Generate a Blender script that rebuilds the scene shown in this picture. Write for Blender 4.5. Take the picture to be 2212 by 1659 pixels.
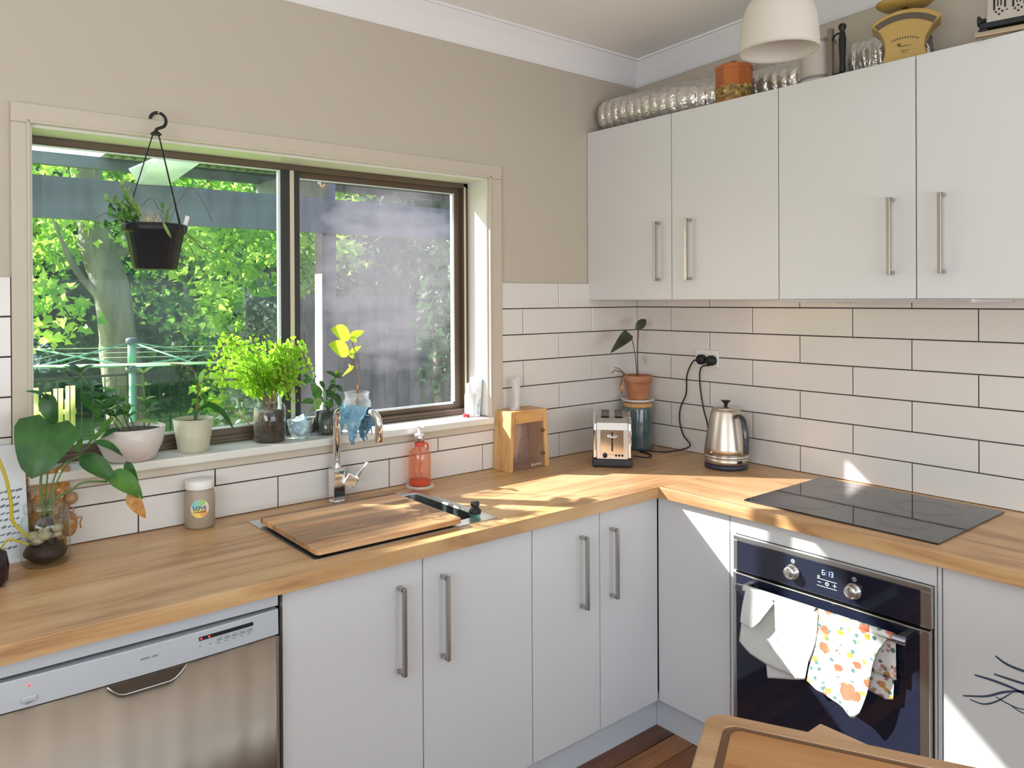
import bpy, bmesh, math, random
import numpy as np
from mathutils import Vector, Matrix, noise
random.seed(7)
for o in list(bpy.data.objects): bpy.data.objects.remove(o)
SC = bpy.context.scene; COL = SC.collection
PI = math.pi

# ------------------------------------------------------------------ camera
def make_camera():
    yaw, pitch, roll = 0.6688, -0.0031, -0.0051
    fwd = Vector((math.sin(yaw), math.cos(yaw), 0)); right = Vector((math.cos(yaw), -math.sin(yaw), 0)); up = Vector((0, 0, 1))
    cp, sp = math.cos(pitch), math.sin(pitch)
    fwd, up = fwd*cp + up*sp, up*cp - fwd*sp
    cr, sr = math.cos(roll), math.sin(roll)
    right, up = right*cr + up*sr, up*cr - right*sr
    cam = bpy.data.cameras.new('camera'); o = bpy.data.objects.new('camera', cam); COL.objects.link(o)
    m = Matrix((right, up, -fwd)).transposed().to_4x4(); m.translation = Vector((-2.7947, -2.353, 1.5674))
    o.matrix_world = m
    cam.sensor_width = 36; cam.lens = 1662.77/2212*36
    cam.shift_x = (1106-1034.8)/2212; cam.shift_y = (651.33-829.5)/2212
    cam.clip_start = 0.05; cam.clip_end = 200
    SC.camera = o
make_camera()

# ------------------------------------------------------------------ world, sun, window light, exposure
SUN_DIR = Vector((0.92, -1.0, -0.90)).normalized()      # direction the sunlight travels
w = bpy.data.worlds.new('sky'); SC.world = w; w.use_nodes = True
nt = w.node_tree; bg = nt.nodes['Background']
sky = nt.nodes.new('ShaderNodeTexSky'); sky.sky_type = 'NISHITA'; sky.sun_disc = False
sky.sun_elevation = math.radians(33.5); sky.sun_rotation = math.atan2(-SUN_DIR.x, -SUN_DIR.y)
sky.air_density = 1.0; sky.dust_density = 1.5
nt.links.new(sky.outputs[0], bg.inputs[0]); bg.inputs[1].default_value = 0.32
sl = bpy.data.lights.new('sun', 'SUN'); sl.energy = 15.0; sl.angle = math.radians(0.9); sl.color = (1.0, 0.95, 0.86)
so = bpy.data.objects.new('sun', sl); COL.objects.link(so); so.rotation_euler = SUN_DIR.to_track_quat('-Z', 'Y').to_euler(); so.location = (-6, 8, 9)
def area(name, loc, target, sx, sy, power, col):
    l = bpy.data.lights.new(name, 'AREA'); l.shape = 'RECTANGLE'; l.size = sx; l.size_y = sy; l.energy = power; l.color = col
    o = bpy.data.objects.new(name, l); COL.objects.link(o); o.location = loc
    o.rotation_euler = (Vector(target)-Vector(loc)).to_track_quat('-Z', 'Y').to_euler(); return o
# daylight entering through the glazed doors and the side window behind the camera
area('daylight_back', (-1.6, -4.52, 1.35), (-1.6, -3.52, 3.5), 2.6, 2.0, 55, (0.86, 0.93, 1.0))
area('daylight_side', (-4.52, -2.6, 1.45), (-3.5, -2.6, 3.1), 2.0, 1.5, 63, (0.90, 0.95, 1.0))
SC.view_settings.view_transform = 'Standard'; SC.view_settings.look = 'None'
SC.view_settings.exposure = 0.38; SC.view_settings.gamma = 1.0; SC.view_settings.use_curve_mapping = False
SC.cycles.max_bounces = 10; SC.cycles.transparent_max_bounces = 24; SC.cycles.diffuse_bounces = 5
SC.cycles.caustics_reflective = False; SC.cycles.caustics_refractive = False

# ------------------------------------------------------------------ materials
def mat(name, col, rough=0.5, metal=0.0, spec=None, emit=None, estr=1.0, bump=None, vary=None, coat=0.0, sheen=0.0, trans=0.0):
    m = bpy.data.materials.new(name); m.use_nodes = True
    n = m.node_tree.nodes; L = m.node_tree.links; b = n['Principled BSDF']
    b.inputs['Base Color'].default_value = (*col, 1); b.inputs['Roughness'].default_value = rough; b.inputs['Metallic'].default_value = metal
    if spec is not None: b.inputs['Specular IOR Level'].default_value = spec
    if coat: b.inputs['Coat Weight'].default_value = coat
    if sheen: b.inputs['Sheen Weight'].default_value = sheen
    if emit: b.inputs['Emission Color'].default_value = (*emit, 1); b.inputs['Emission Strength'].default_value = estr
    tc = n.new('ShaderNodeTexCoord')
    if vary:                                     # (scale, second colour, stretch xyz)
        mp = n.new('ShaderNodeMapping'); mp.inputs['Scale'].default_value = vary[2] if len(vary) > 2 else (1, 1, 1)
        L.new(tc.outputs['Object'], mp.inputs[0])
        t = n.new('ShaderNodeTexNoise'); t.inputs['Scale'].default_value = vary[0]; t.inputs['Detail'].default_value = 5
        L.new(mp.outputs[0], t.inputs['Vector'])
        r = n.new('ShaderNodeValToRGB'); r.color_ramp.elements[0].position = 0.35; r.color_ramp.elements[1].position = 0.68
        r.color_ramp.elements[0].color = (*col, 1); r.color_ramp.elements[1].color = (*vary[1], 1)
        L.new(t.outputs['Fac'], r.inputs[0]); L.new(r.outputs[0], b.inputs['Base Color'])
    if bump:                                     # (scale, strength[, distance])
        t = n.new('ShaderNodeTexNoise'); t.inputs['Scale'].default_value = bump[0]; t.inputs['Detail'].default_value = 3
        L.new(tc.outputs['Object'], t.inputs['Vector'])
        bp = n.new('ShaderNodeBump'); bp.inputs['Strength'].default_value = bump[1]; bp.inputs['Distance'].default_value = bump[2] if len(bump) > 2 else 0.002
        L.new(t.outputs['Fac'], bp.inputs['Height']); L.new(bp.outputs[0], b.inputs['Normal'])
    if trans:                                    # thin translucency, for leaves, cloth, shades
        tr = n.new('ShaderNodeBsdfTranslucent'); mx = n.new('ShaderNodeMixShader'); mx.inputs[0].default_value = trans
        src = b.inputs['Base Color'].links[0].from_socket if b.inputs['Base Color'].links else None
        if src: L.new(src, tr.inputs[0])
        else: tr.inputs[0].default_value = (*col, 1)
        L.new(b.outputs[0], mx.inputs[1]); L.new(tr.outputs[0], mx.inputs[2]); L.new(mx.outputs[0], n['Material Output'].inputs[0])
    return m

def thin_glass(name, tint=(1, 1, 1), dirt=0.0, dirtcol=(0.7, 0.7, 0.75), rough=0.0, smear=None, refl=1.0):
    """clear pane: lets light straight through, mirrors at grazing angles; dirt is a film of dust on it"""
    m = bpy.data.materials.new(name); m.use_nodes = True; n = m.node_tree.nodes; L = m.node_tree.links
    n.remove(n['Principled BSDF']); out = n['Material Output']
    tr = n.new('ShaderNodeBsdfTransparent'); tr.inputs[0].default_value = (*tint, 1)
    gl = n.new('ShaderNodeBsdfGlossy'); gl.inputs['Roughness'].default_value = rough
    fr = n.new('ShaderNodeLayerWeight'); fr.inputs['Blend'].default_value = 0.5
    pw = n.new('ShaderNodeMath'); pw.operation = 'POWER'; pw.inputs[1].default_value = 4.5; L.new(fr.outputs['Facing'], pw.inputs[0])
    mu = n.new('ShaderNodeMath'); mu.operation = 'MULTIPLY_ADD'; mu.inputs[1].default_value = 0.8; mu.inputs[2].default_value = 0.035*refl; L.new(pw.outputs[0], mu.inputs[0])
    mx = n.new('ShaderNodeMixShader'); L.new(mu.outputs[0], mx.inputs[0]); L.new(tr.outputs[0], mx.inputs[1]); L.new(gl.outputs[0], mx.inputs[2])
    last = mx
    if dirt:
        tc = n.new('ShaderNodeTexCoord')
        d1 = n.new('ShaderNodeBsdfTranslucent'); d1.inputs[0].default_value = (*dirtcol, 1)
        d2 = n.new('ShaderNodeBsdfDiffuse'); d2.inputs[0].default_value = (*dirtcol, 1)
        dm = n.new('ShaderNodeMixShader'); dm.inputs[0].default_value = 0.5; L.new(d1.outputs[0], dm.inputs[1]); L.new(d2.outputs[0], dm.inputs[2])
        mp = n.new('ShaderNodeMapping'); mp.inputs['Scale'].default_value = (9, 1, 2.2); L.new(tc.outputs['Object'], mp.inputs[0])
        t = n.new('ShaderNodeTexNoise'); t.inputs['Scale'].default_value = 2.4; t.inputs['Detail'].default_value = 8; t.inputs['Roughness'].default_value = 0.7
        L.new(mp.outputs[0], t.inputs['Vector'])
        r = n.new('ShaderNodeMapRange'); r.inputs[1].default_value = 0.3; r.inputs[2].default_value = 0.75
        r.inputs[3].default_value = dirt*0.3; r.inputs[4].default_value = dirt*2.0; L.new(t.outputs['Fac'], r.inputs[0])
        fac = r.outputs[0]
        if smear:                                # a wiped arc: centre x,z and radii
            cx, cz, rx, rz, amt = smear
            sx = n.new('ShaderNodeSeparateXYZ'); L.new(tc.outputs['Object'], sx.inputs[0])
            def mth(op, a, b=None):
                q = n.new('ShaderNodeMath'); q.operation = op
                for i, s in enumerate((a, b)):
                    if s is None: continue
                    if isinstance(s, (int, float)): q.inputs[i].default_value = s
                    else: L.new(s, q.inputs[i])
                return q.outputs[0]
            dx = mth('DIVIDE', mth('SUBTRACT', sx.outputs[0], cx), rx); dz = mth('DIVIDE', mth('SUBTRACT', sx.outputs[2], cz), rz)
            t2 = n.new('ShaderNodeTexNoise'); t2.inputs['Scale'].default_value = 7; t2.inputs['Detail'].default_value = 6
            mp2 = n.new('ShaderNodeMapping'); mp2.inputs['Scale'].default_value = (1, 1, 3); L.new(tc.outputs['Object'], mp2.inputs[0]); L.new(mp2.outputs[0], t2.inputs['Vector'])
            d = mth('ADD', mth('ADD', mth('MULTIPLY', dx, dx), mth('MULTIPLY', dz, dz)), mth('MULTIPLY', mth('SUBTRACT', t2.outputs['Fac'], 0.5), 1.4))
            r2 = n.new('ShaderNodeMapRange'); r2.inputs[1].default_value = 0.2; r2.inputs[2].default_value = 1.3; r2.inputs[3].default_value = amt; r2.inputs[4].default_value = 0
            L.new(d, r2.inputs[0]); fac = mth('ADD', fac, r2.outputs[0])
        m2 = n.new('ShaderNodeMixShader'); L.new(fac, m2.inputs[0]); L.new(mx.outputs[0], m2.inputs[1]); L.new(dm.outputs[0], m2.inputs[2]); last = m2
    L.new(last.outputs[0], out.inputs[0]); return m

def wood(name, c1, c2, axis='x', scale=1.0, rough=0.4, dark=None, boards=None, fine=1.0):
    """grain runs along axis; boards = (across axis, width) gives each stave its own tone"""
    m = bpy.data.materials.new(name); m.use_nodes = True; n = m.node_tree.nodes; L = m.node_tree.links; b = n['Principled BSDF']
    tc = n.new('ShaderNodeTexCoord'); mp = n.new('ShaderNodeMapping'); s = [10*scale]*3; s['xyz'.index(axis)] = 1.1*scale
    mp.inputs['Scale'].default_value = s; L.new(tc.outputs['Object'], mp.inputs[0])
    t = n.new('ShaderNodeTexNoise'); t.inputs['Scale'].default_value = 1.6; t.inputs['Detail'].default_value = 9; t.inputs['Roughness'].default_value = 0.62; t.inputs['Distortion'].default_value = 0.6
    vec = mp.outputs[0]
    if boards:
        sx = n.new('ShaderNodeSeparateXYZ'); L.new(tc.outputs['Object'], sx.inputs[0])
        dv = n.new('ShaderNodeMath'); dv.operation = 'DIVIDE'; dv.inputs[1].default_value = boards[1]; L.new(sx.outputs['xyz'.index(boards[0])], dv.inputs[0])
        fl = n.new('ShaderNodeMath'); fl.operation = 'FLOOR'; L.new(dv.outputs[0], fl.inputs[0])
        wn = n.new('ShaderNodeTexWhiteNoise'); wn.noise_dimensions = '1D'; L.new(fl.outputs[0], wn.inputs['W'])
        va = n.new('ShaderNodeVectorMath'); va.operation = 'MULTIPLY_ADD'; L.new(wn.outputs['Color'], va.inputs[0]); va.inputs[1].default_value = (30, 30, 30); L.new(mp.outputs[0], va.inputs[2]); vec = va.outputs[0]
    L.new(vec, t.inputs['Vector'])
    r = n.new('ShaderNodeValToRGB'); e = r.color_ramp.elements; e[0].position = 0.28; e[1].position = 0.72; e[0].color = (*c1, 1); e[1].color = (*c2, 1)
    if dark:
        q = e.new(0.36); q.color = (*dark, 1); e[0].color = (*[0.5*(a+c) for a, c in zip(c1, dark)], 1); q2 = e.new(0.45); q2.color = (*c1, 1)
    L.new(t.outputs['Fac'], r.inputs[0]); src = r.outputs[0]
    if boards:
        hs = n.new('ShaderNodeHueSaturation'); mr = n.new('ShaderNodeMapRange'); mr.inputs[3].default_value = 0.48; mr.inputs[4].default_value = 1.4
        L.new(wn.outputs['Value'], mr.inputs[0]); L.new(mr.outputs[0], hs.inputs['Value']); L.new(src, hs.inputs['Color']); src = hs.outputs[0]
    L.new(src, b.inputs['Base Color']); b.inputs['Roughness'].default_value = rough
    bp = n.new('ShaderNodeBump'); bp.inputs['Strength'].default_value = 0.08; bp.inputs['Distance'].default_value = 0.002; L.new(t.outputs['Fac'], bp.inputs['Height']); L.new(bp.outputs[0], b.inputs['Normal'])
    return m

M = {}
M['wall'] = mat('wall_paint', (0.52, 0.465, 0.385), 0.85, bump=(220, 0.15, 0.001))
M['casing'] = mat('casing_paint', (0.55, 0.49, 0.405), 0.5)
M['sill'] = mat('sill_gloss_paint', (0.72, 0.71, 0.66), 0.32)
M['ceil'] = mat('ceiling_paint', (0.88, 0.865, 0.845), 0.9)
M['cornice'] = mat('cornice_paint', (0.82, 0.82, 0.84), 0.8)
M['tile'] = mat('tile_glaze', (0.72, 0.69, 0.665), 0.16, bump=(6, 0.05, 0.004))
M['grout'] = mat('dark_grout', (0.045, 0.035, 0.03), 0.95)
M['cab'] = mat('cabinet_white', (0.65, 0.652, 0.662), 0.38)
M['cabin'] = mat('cabinet_carcass', (0.62, 0.61, 0.60), 0.6)
M['kick'] = mat('kickboard_paint', (0.62, 0.65, 0.68), 0.5)
M['gap'] = mat('shadow_gap', (0.10, 0.08, 0.07), 0.9)
M['top'] = wood('worktop_laminate', (0.52, 0.30, 0.135), (0.71, 0.475, 0.25), 'x', 1.0, 0.36, dark=(0.38, 0.20, 0.085))
M['top2'] = wood('worktop_laminate_return', (0.52, 0.30, 0.135), (0.71, 0.475, 0.25), 'y', 1.0, 0.36, dark=(0.38, 0.20, 0.085))
M['floor'] = wood('floor_timber', (0.13, 0.045, 0.018), (0.30, 0.115, 0.045), 'x', 1.2, 0.3, dark=(0.07, 0.025, 0.012))
M['steel'] = mat('brushed_steel', (0.62, 0.60, 0.57), 0.28, 1.0)
M['handle'] = mat('satin_nickel', (0.50, 0.47, 0.44), 0.32, 1.0)
M['chrome'] = mat('chrome', (0.86, 0.87, 0.88), 0.06, 1.0)
M['sink'] = mat('sink_steel', (0.60, 0.64, 0.65), 0.3, 1.0)
M['dwdoor'] = mat('dishwasher_steel', (0.35, 0.295, 0.24), 0.40, 1.0, bump=(2.2, 0.5, 0.03))
M['dwpanel'] = mat('dishwasher_silver', (0.56, 0.60, 0.64), 0.4, 0.25)
M['ovenglass'] = mat('oven_black_glass', (0.010, 0.012, 0.026), 0.07, coat=0.5)
M['hob'] = mat('hob_black_glass', (0.016, 0.013, 0.017), 0.05, spec=0.5, coat=0.25)
M['black'] = mat('black_plastic', (0.012, 0.013, 0.017), 0.45, spec=0.35)
M['rubber'] = mat('black_rubber', (0.03, 0.028, 0.035), 0.6)
M['white'] = mat('white_plastic', (0.80, 0.79, 0.76), 0.35)
M['bronze'] = mat('bronze_aluminium', (0.115, 0.078, 0.05), 0.42, 0.25)
M['bronzed'] = mat('dark_seal', (0.02, 0.022, 0.02), 0.5)
M['cream_strip'] = mat('cream_seal', (0.60, 0.54, 0.42), 0.5)
M['silverstrip'] = mat('pale_aluminium', (0.66, 0.72, 0.72), 0.35, 0.5)
M['terra'] = mat('terracotta', (0.42, 0.155, 0.065), 0.8, vary=(14, (0.52, 0.26, 0.15)))
M['soil'] = mat('potting_soil', (0.028, 0.018, 0.012), 0.9, bump=(90, 0.9, 0.006), vary=(60, (0.07, 0.045, 0.03)))
M['leafdark'] = mat('leaf_dark', (0.022, 0.085, 0.018), 0.38, vary=(18, (0.05, 0.17, 0.03)), trans=0.28)
M['leafmid'] = mat('leaf_mid', (0.06, 0.20, 0.03), 0.4, vary=(20, (0.14, 0.34, 0.06)), trans=0.42)
M['leafpale'] = mat('leaf_pale', (0.22, 0.42, 0.10), 0.45, vary=(25, (0.38, 0.55, 0.20)), trans=0.45)
M['leaflime'] = mat('leaf_lime', (0.42, 0.62, 0.03), 0.4, vary=(30, (0.55, 0.72, 0.06)), trans=0.6)
M['leaffern'] = mat('leaf_fern', (0.30, 0.56, 0.04), 0.5, vary=(40, (0.40, 0.66, 0.06)), trans=0.55)
M['leafyellow'] = mat('leaf_yellow', (0.75, 0.66, 0.08), 0.45, trans=0.5)
M['leafbrown'] = mat('leaf_brown', (0.50, 0.22, 0.06), 0.7, vary=(60, (0.72, 0.40, 0.14)), trans=0.3)
M['leafshade'] = mat('leaf_rubber_plant', (0.035, 0.045, 0.022), 0.35, vary=(20, (0.07, 0.10, 0.05)), trans=0.1)
M['stem'] = mat('stem_green', (0.10, 0.19, 0.05), 0.5)
M['stembrown'] = mat('stem_brown', (0.16, 0.08, 0.04), 0.7)
M['root'] = mat('root_brown', (0.34, 0.20, 0.10), 0.8)
M['dry'] = mat('dry_stalk', (0.52, 0.40, 0.24), 0.8)
M['glass'] = thin_glass('jar_glass', (0.93, 0.97, 0.95), refl=1.6)
M['glassw'] = thin_glass('jar_glass_milky', (0.90, 0.94, 0.95), dirt=0.12, dirtcol=(0.8, 0.85, 0.85), refl=1.5)

# ------------------------------------------------------------------ mesh builders
class G:
    def __init__(s): s.v = []; s.f = []; s.sm = []
    def add(s, vs, fs, smooth=False):
        n = len(s.v); s.v += [tuple(v) for v in vs]; s.f += [tuple(i+n for i in f) for f in fs]; s.sm += [smooth]*len(fs); return s
    def box(s, x0, y0, z0, x1, y1, z1):
        x0, x1 = sorted((x0, x1)); y0, y1 = sorted((y0, y1)); z0, z1 = sorted((z0, z1))
        return s.add([(x0,y0,z0),(x1,y0,z0),(x1,y1,z0),(x0,y1,z0),(x0,y0,z1),(x1,y0,z1),(x1,y1,z1),(x0,y1,z1)],
              [(0,3,2,1),(4,5,6,7),(0,1,5,4),(1,2,6,5),(2,3,7,6),(3,0,4,7)])
    def hexa(s, p):    # eight corners, bottom four then top four, counter-clockwise
        return s.add(p, [(0,3,2,1),(4,5,6,7),(0,1,5,4),(1,2,6,5),(2,3,7,6),(3,0,4,7)])
    def lathe(s, prof, c=(0,0,0), n=32, smooth=True, ang=None, rib=None, cap=True, squash=None):
        vs = []; fs = []
        for (r, z) in prof:
            for i in range(n):
                a = 2*PI*i/n; rr = r*(1+(rib[0]*math.cos(rib[1]*a) if rib else 0))
                x, y = rr*math.cos(a), rr*math.sin(a)
                if squash: x *= squash[0]; y *= squash[1]
                vs.append((c[0]+x, c[1]+y, c[2]+z))
        for j in range(len(prof)-1):
            for i in range(n):
                k = (i+1) % n; fs.append((j*n+i, j*n+k, (j+1)*n+k, (j+1)*n+i))
        s.add(vs, fs, smooth)
        if cap:
            b = len(s.v)-len(vs)
            if prof[0][0] > 1e-5: s.f.append(tuple(b+i for i in reversed(range(n)))); s.sm.append(False)
            if prof[-1][0] > 1e-5: s.f.append(tuple(b+(len(prof)-1)*n+i for i in range(n))); s.sm.append(False)
        return s
    def tube(s, pts, r, n=8, smooth=True, closed=False):
        pts = [Vector(p) for p in pts]; N = len(pts)
        rs = r if isinstance(r, (list, tuple)) else [r]*N
        vs = []; fs = []; prev = None
        for i, p in enumerate(pts):
            if closed: t = (pts[(i+1) % N]-pts[i-1])
            else: t = (pts[min(i+1, N-1)]-pts[max(i-1, 0)])
            t = t.normalized() if t.length > 1e-9 else Vector((0, 0, 1))
            if prev is None:
                a = Vector((0, 0, 1)) if abs(t.z) < 0.9 else Vector((1, 0, 0)); u = t.cross(a).normalized()
            else:
                u = (prev-t*prev.dot(t)); u = u.normalized() if u.length > 1e-6 else t.orthogonal().normalized()
            prev = u; q = t.cross(u)
            for k in range(n):
                a = 2*PI*k/n; vs.append(p+(u*math.cos(a)+q*math.sin(a))*rs[i])
        m = N if closed else N-1
        for i in range(m):
            j = (i+1) % N
            for k in range(n):
                l = (k+1) % n; fs.append((i*n+k, i*n+l, j*n+l, j*n+k))
        if not closed: fs += [tuple(reversed(range(n))), tuple((N-1)*n+k for k in range(n))]
        return s.add(vs, fs, smooth)
    def prism(s, poly, axis, a, b):
        n = len(poly)
        def P(p, t): return {'x': (t, p[0], p[1]), 'y': (p[0], t, p[1]), 'z': (p[0], p[1], t)}[axis]
        vs = [P(p, a) for p in poly]+[P(p, b) for p in poly]
        fs = [tuple(reversed(range(n))), tuple(range(n, 2*n))]+[(i, (i+1) % n, n+(i+1) % n, n+i) for i in range(n)]
        return s.add(vs, fs)
    def grid(s, fn, nu, nv, smooth=True):
        vs = [fn(i/nu, j/nv) for j in range(nv+1) for i in range(nu+1)]
        fs = [(j*(nu+1)+i, j*(nu+1)+i+1, (j+1)*(nu+1)+i+1, (j+1)*(nu+1)+i) for j in range(nv) for i in range(nu)]
        return s.add(vs, fs, smooth)
    def ball(s, c, r, n=12, m=8, sq=(1,1,1), rough=0, seed=0):
        vs = []; fs = []
        for j in range(m+1):
            th = PI*j/m
            for i in range(n):
                a = 2*PI*i/n; d = Vector((math.sin(th)*math.cos(a), math.sin(th)*math.sin(a), math.cos(th)))
                k = r*(1+(rough*noise.noise(d*2.3+Vector((seed, seed*1.7, 0))) if rough else 0))
                vs.append((c[0]+d.x*k*sq[0], c[1]+d.y*k*sq[1], c[2]+d.z*k*sq[2]))
        for j in range(m):
            for i in range(n): fs.append((j*n+i, (j+1)*n+i, (j+1)*n+(i+1) % n, j*n+(i+1) % n))
        return s.add(vs, fs, True)
    def leaf(s, p0, p1, width, nrm=(0,-1,0.3), shape='oval', curl=0.12, fold=0.15, droop=0.0, nseg=8, thick=0.0):
        """blade from p0 to p1, facing nrm"""
        p0 = Vector(p0); p1 = Vector(p1); t = p1-p0; Ln = t.length; t.normalize(); nr = Vector(nrm); nr = (nr-t*nr.dot(t))
        nr = nr.normalized() if nr.length > 1e-5 else t.orthogonal().normalized()
        sd = t.cross(nr)
        prof = {'oval': lambda q: math.sin(PI*min(1, q**0.9))**0.75, 'heart': lambda q: (min(1, (q+0.03)*5)**0.5)*(1-q)**0.55*1.18 if q < 1 else 0,
                'strap': lambda q: min(1, q*5)**0.6*min(1, (1-q)*3.2)**0.8, 'drop': lambda q: math.sin(PI*q**0.62)**0.8 if q < 1 else 0}[shape]
        vs = []; fs = []
        for i in range(nseg+1):
            q = i/nseg; wd = width*0.5*max(prof(q), 0.02); c = p0+t*(Ln*q)+nr*(curl*Ln*math.sin(PI*q))+Vector((0, 0, -droop*Ln*q*q))
            for k in (-1, -0.5, 0, 0.5, 1):
                bk = -0.12*Ln*abs(k)*(1-q)**3 if shape == 'heart' else 0
                vs.append(c+sd*(wd*k)+nr*(fold*wd*abs(k))+t*bk)
        for i in range(nseg):
            for k in range(4): a = i*5+k; fs.append((a, a+1, a+6, a+5))
        return s.add(vs, fs, True)
    def xf(s, m):
        s.v = [tuple(m @ Vector(v)) for v in s.v]; return s
    def bbox(s):
        a = np.array(s.v); return a.min(0), a.max(0)

W = {}      # world origin of each parent, and whether its children are given in local coordinates
def new_mesh(name, g):
    me = bpy.data.meshes.new(name); me.from_pydata(g.v, [], g.f)
    if any(g.sm): me.polygons.foreach_set('use_smooth', g.sm)
    me.validate(); me.update(); return me
def obj(name, g, m, parent=None, bevel=0, seg=2, solid=0, sub=0, label=None, kind=None, recalc=True, smooth_angle=False):
    if parent is None:
        lo, hi = g.bbox(); org = Vector(((lo[0]+hi[0])/2, (lo[1]+hi[1])/2, lo[2])); loc = False
    else: org, loc = W[parent.name]
    if not loc: g.v = [(v[0]-org[0], v[1]-org[1], v[2]-org[2]) for v in g.v]
    me = new_mesh(name, g)
    if recalc:
        bm = bmesh.new(); bm.from_mesh(me); bmesh.ops.recalc_face_normals(bm, faces=bm.faces[:]); bm.to_mesh(me); bm.free()
    me.materials.append(m if not isinstance(m, str) else M[m])
    o = bpy.data.objects.new(name, me); COL.objects.link(o)
    if parent is None: o.location = org; W[o.name] = (org, False)
    else: o.parent = parent; W[o.name] = (org, loc)
    if bevel:
        b = o.modifiers.new('bevel', 'BEVEL'); b.width = bevel; b.segments = seg; b.limit_method = 'ANGLE'; b.angle_limit = math.radians(40); b.harden_normals = False
    if solid:
        q = o.modifiers.new('solidify', 'SOLIDIFY'); q.thickness = solid; q.offset = 0
    if sub:
        q = o.modifiers.new('subsurf', 'SUBSURF'); q.levels = sub; q.render_levels = sub
    if label: o['label'] = label
    if kind: o['kind'] = kind
    return o
def tag(o, label, cat, group=None):
    o['label'] = label; o['category'] = cat
    if group: o['group'] = group
    return o
def thing(name, label, cat, loc, rz=None, group=None):
    """an Empty at the thing's base; with rz its parts are given in its own coordinates"""
    o = bpy.data.objects.new(name, None); COL.objects.link(o); o.location = loc; o.empty_display_size = 0.05
    if rz is not None: o.rotation_euler = (0, 0, rz)
    W[o.name] = (Vector(loc), rz is not None); return tag(o, label, cat, group)
def struct(name, g, m, parent=None, **k):
    o = obj(name, g, m, parent, **k)
    if parent is None: o['kind'] = 'structure'
    return o
def inst(name, me, loc, parent, rz=0):
    o = bpy.data.objects.new(name, me); COL.objects.link(o); org, l = W[parent.name]
    o.parent = parent; o.location = Vector(loc)-org if not l else loc; o.rotation_euler = (0, 0, rz); return o
def text(name, body, size, m, parent, loc, right, up, extrude=0.0003, align='CENTER'):
    c = bpy.data.curves.new(name, 'FONT'); c.body = body; c.size = size; c.extrude = extrude; c.align_x = align; c.align_y = 'CENTER'; c.materials.append(M[m])
    tmp = bpy.data.objects.new('tmp', c); COL.objects.link(tmp); bpy.context.view_layer.update(); me = bpy.data.meshes.new_from_object(tmp); bpy.data.objects.remove(tmp)
    if not me.materials: me.materials.append(M[m])
    o = bpy.data.objects.new(name, me); COL.objects.link(o); org, l = W[parent.name]; o.parent = parent; o['kind'] = 'stuff'
    r = Vector(right).normalized(); u = Vector(up).normalized(); mm = Matrix((r, u, r.cross(u))).transposed().to_4x4(); mm.translation = Vector(loc)-org if not l else Vector(loc)
    o.matrix_local = mm; return o
def arc(c, r, a0, a1, n, ax=(1,0,0), ay=(0,0,1)):
    ax = Vector(ax); ay = Vector(ay); c = Vector(c); return [c+ax*(r*math.cos(a0+(a1-a0)*i/n))+ay*(r*math.sin(a0+(a1-a0)*i/n)) for i in range(n+1)]
def smooth_path(pts, n=8):
    """Catmull-Rom through the points"""
    P = [Vector(p) for p in pts]; P = [2*P[0]-P[1]]+P+[2*P[-1]-P[-2]]; out = []
    for i in range(1, len(P)-2):
        a, b, c, d = P[i-1:i+3]
        for k in range(n):
            t = k/n; out.append(0.5*((2*b)+(c-a)*t+(2*a-5*b+4*c-d)*t*t+(3*b-a-3*c+d)*t**3))
    out.append(P[-2]); return out

# ================================================================== THE ROOM
X0, X1, Y0, Y1 = -4.6, 0.0, -4.6, 0.0
WX0, WX1, WZ0, WZ1 = -2.461, -0.895, 1.110, 2.040       # window opening
def ceil_z(y): return 2.648 + 0.05*(-y)
g = G()
g.box(X0-.1, 0, -.02, WX0, .16, 2.75); g.box(WX1, 0, -.02, .12, .16, 2.75)
g.box(WX0, 0, -.02, WX1, .16, WZ0-.02); g.box(WX0, 0, WZ1, WX1, .16, 2.75)
wall_window = struct('wall_window', g, 'wall')
g = G(); g.box(0, -4.7, -.02, .12, 0, 2.95); wall_right = struct('wall_right', g, 'wall')
# back wall with the wide glazed opening, left wall with a window opening (both behind or beside the camera)
g = G(); g.box(X0-.1, Y0-.12, 0, -3.0, Y0, 2.95); g.box(-.2, Y0-.12, 0, .12, Y0, 2.95); g.box(-3.0, Y0-.12, 2.4, -.2, Y0, 2.95); g.box(-3.0, Y0-.12, 0, -.2, Y0, .3)
struct('wall_back', g, 'wall')
g = G(); g.box(X0-.12, Y0, 0, X0, -3.7, 2.95); g.box(X0-.12, -1.5, 0, X0, 0, 2.95); g.box(X0-.12, -3.7, 0, X0, -1.5, .65); g.box(X0-.12, -3.7, 2.25, X0, -1.5, 2.95)
struct('wall_left', g, 'wall')
g = G(); g.box(X0-.1, Y0-.1, -.12, .12, .16, -.022); floor = struct('floor', g, 'gap')
g = G(); g.hexa([(X0-.1,Y0-.1,ceil_z(Y0-.1)),(.12,Y0-.1,ceil_z(Y0-.1)),(.12,.16,ceil_z(.16)),(X0-.1,.16,ceil_z(.16)),
    (X0-.1,Y0-.1,3.1),(.12,Y0-.1,3.1),(.12,.16,3.1),(X0-.1,.16,3.1)]); struct('ceiling', g, 'ceil')
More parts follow.
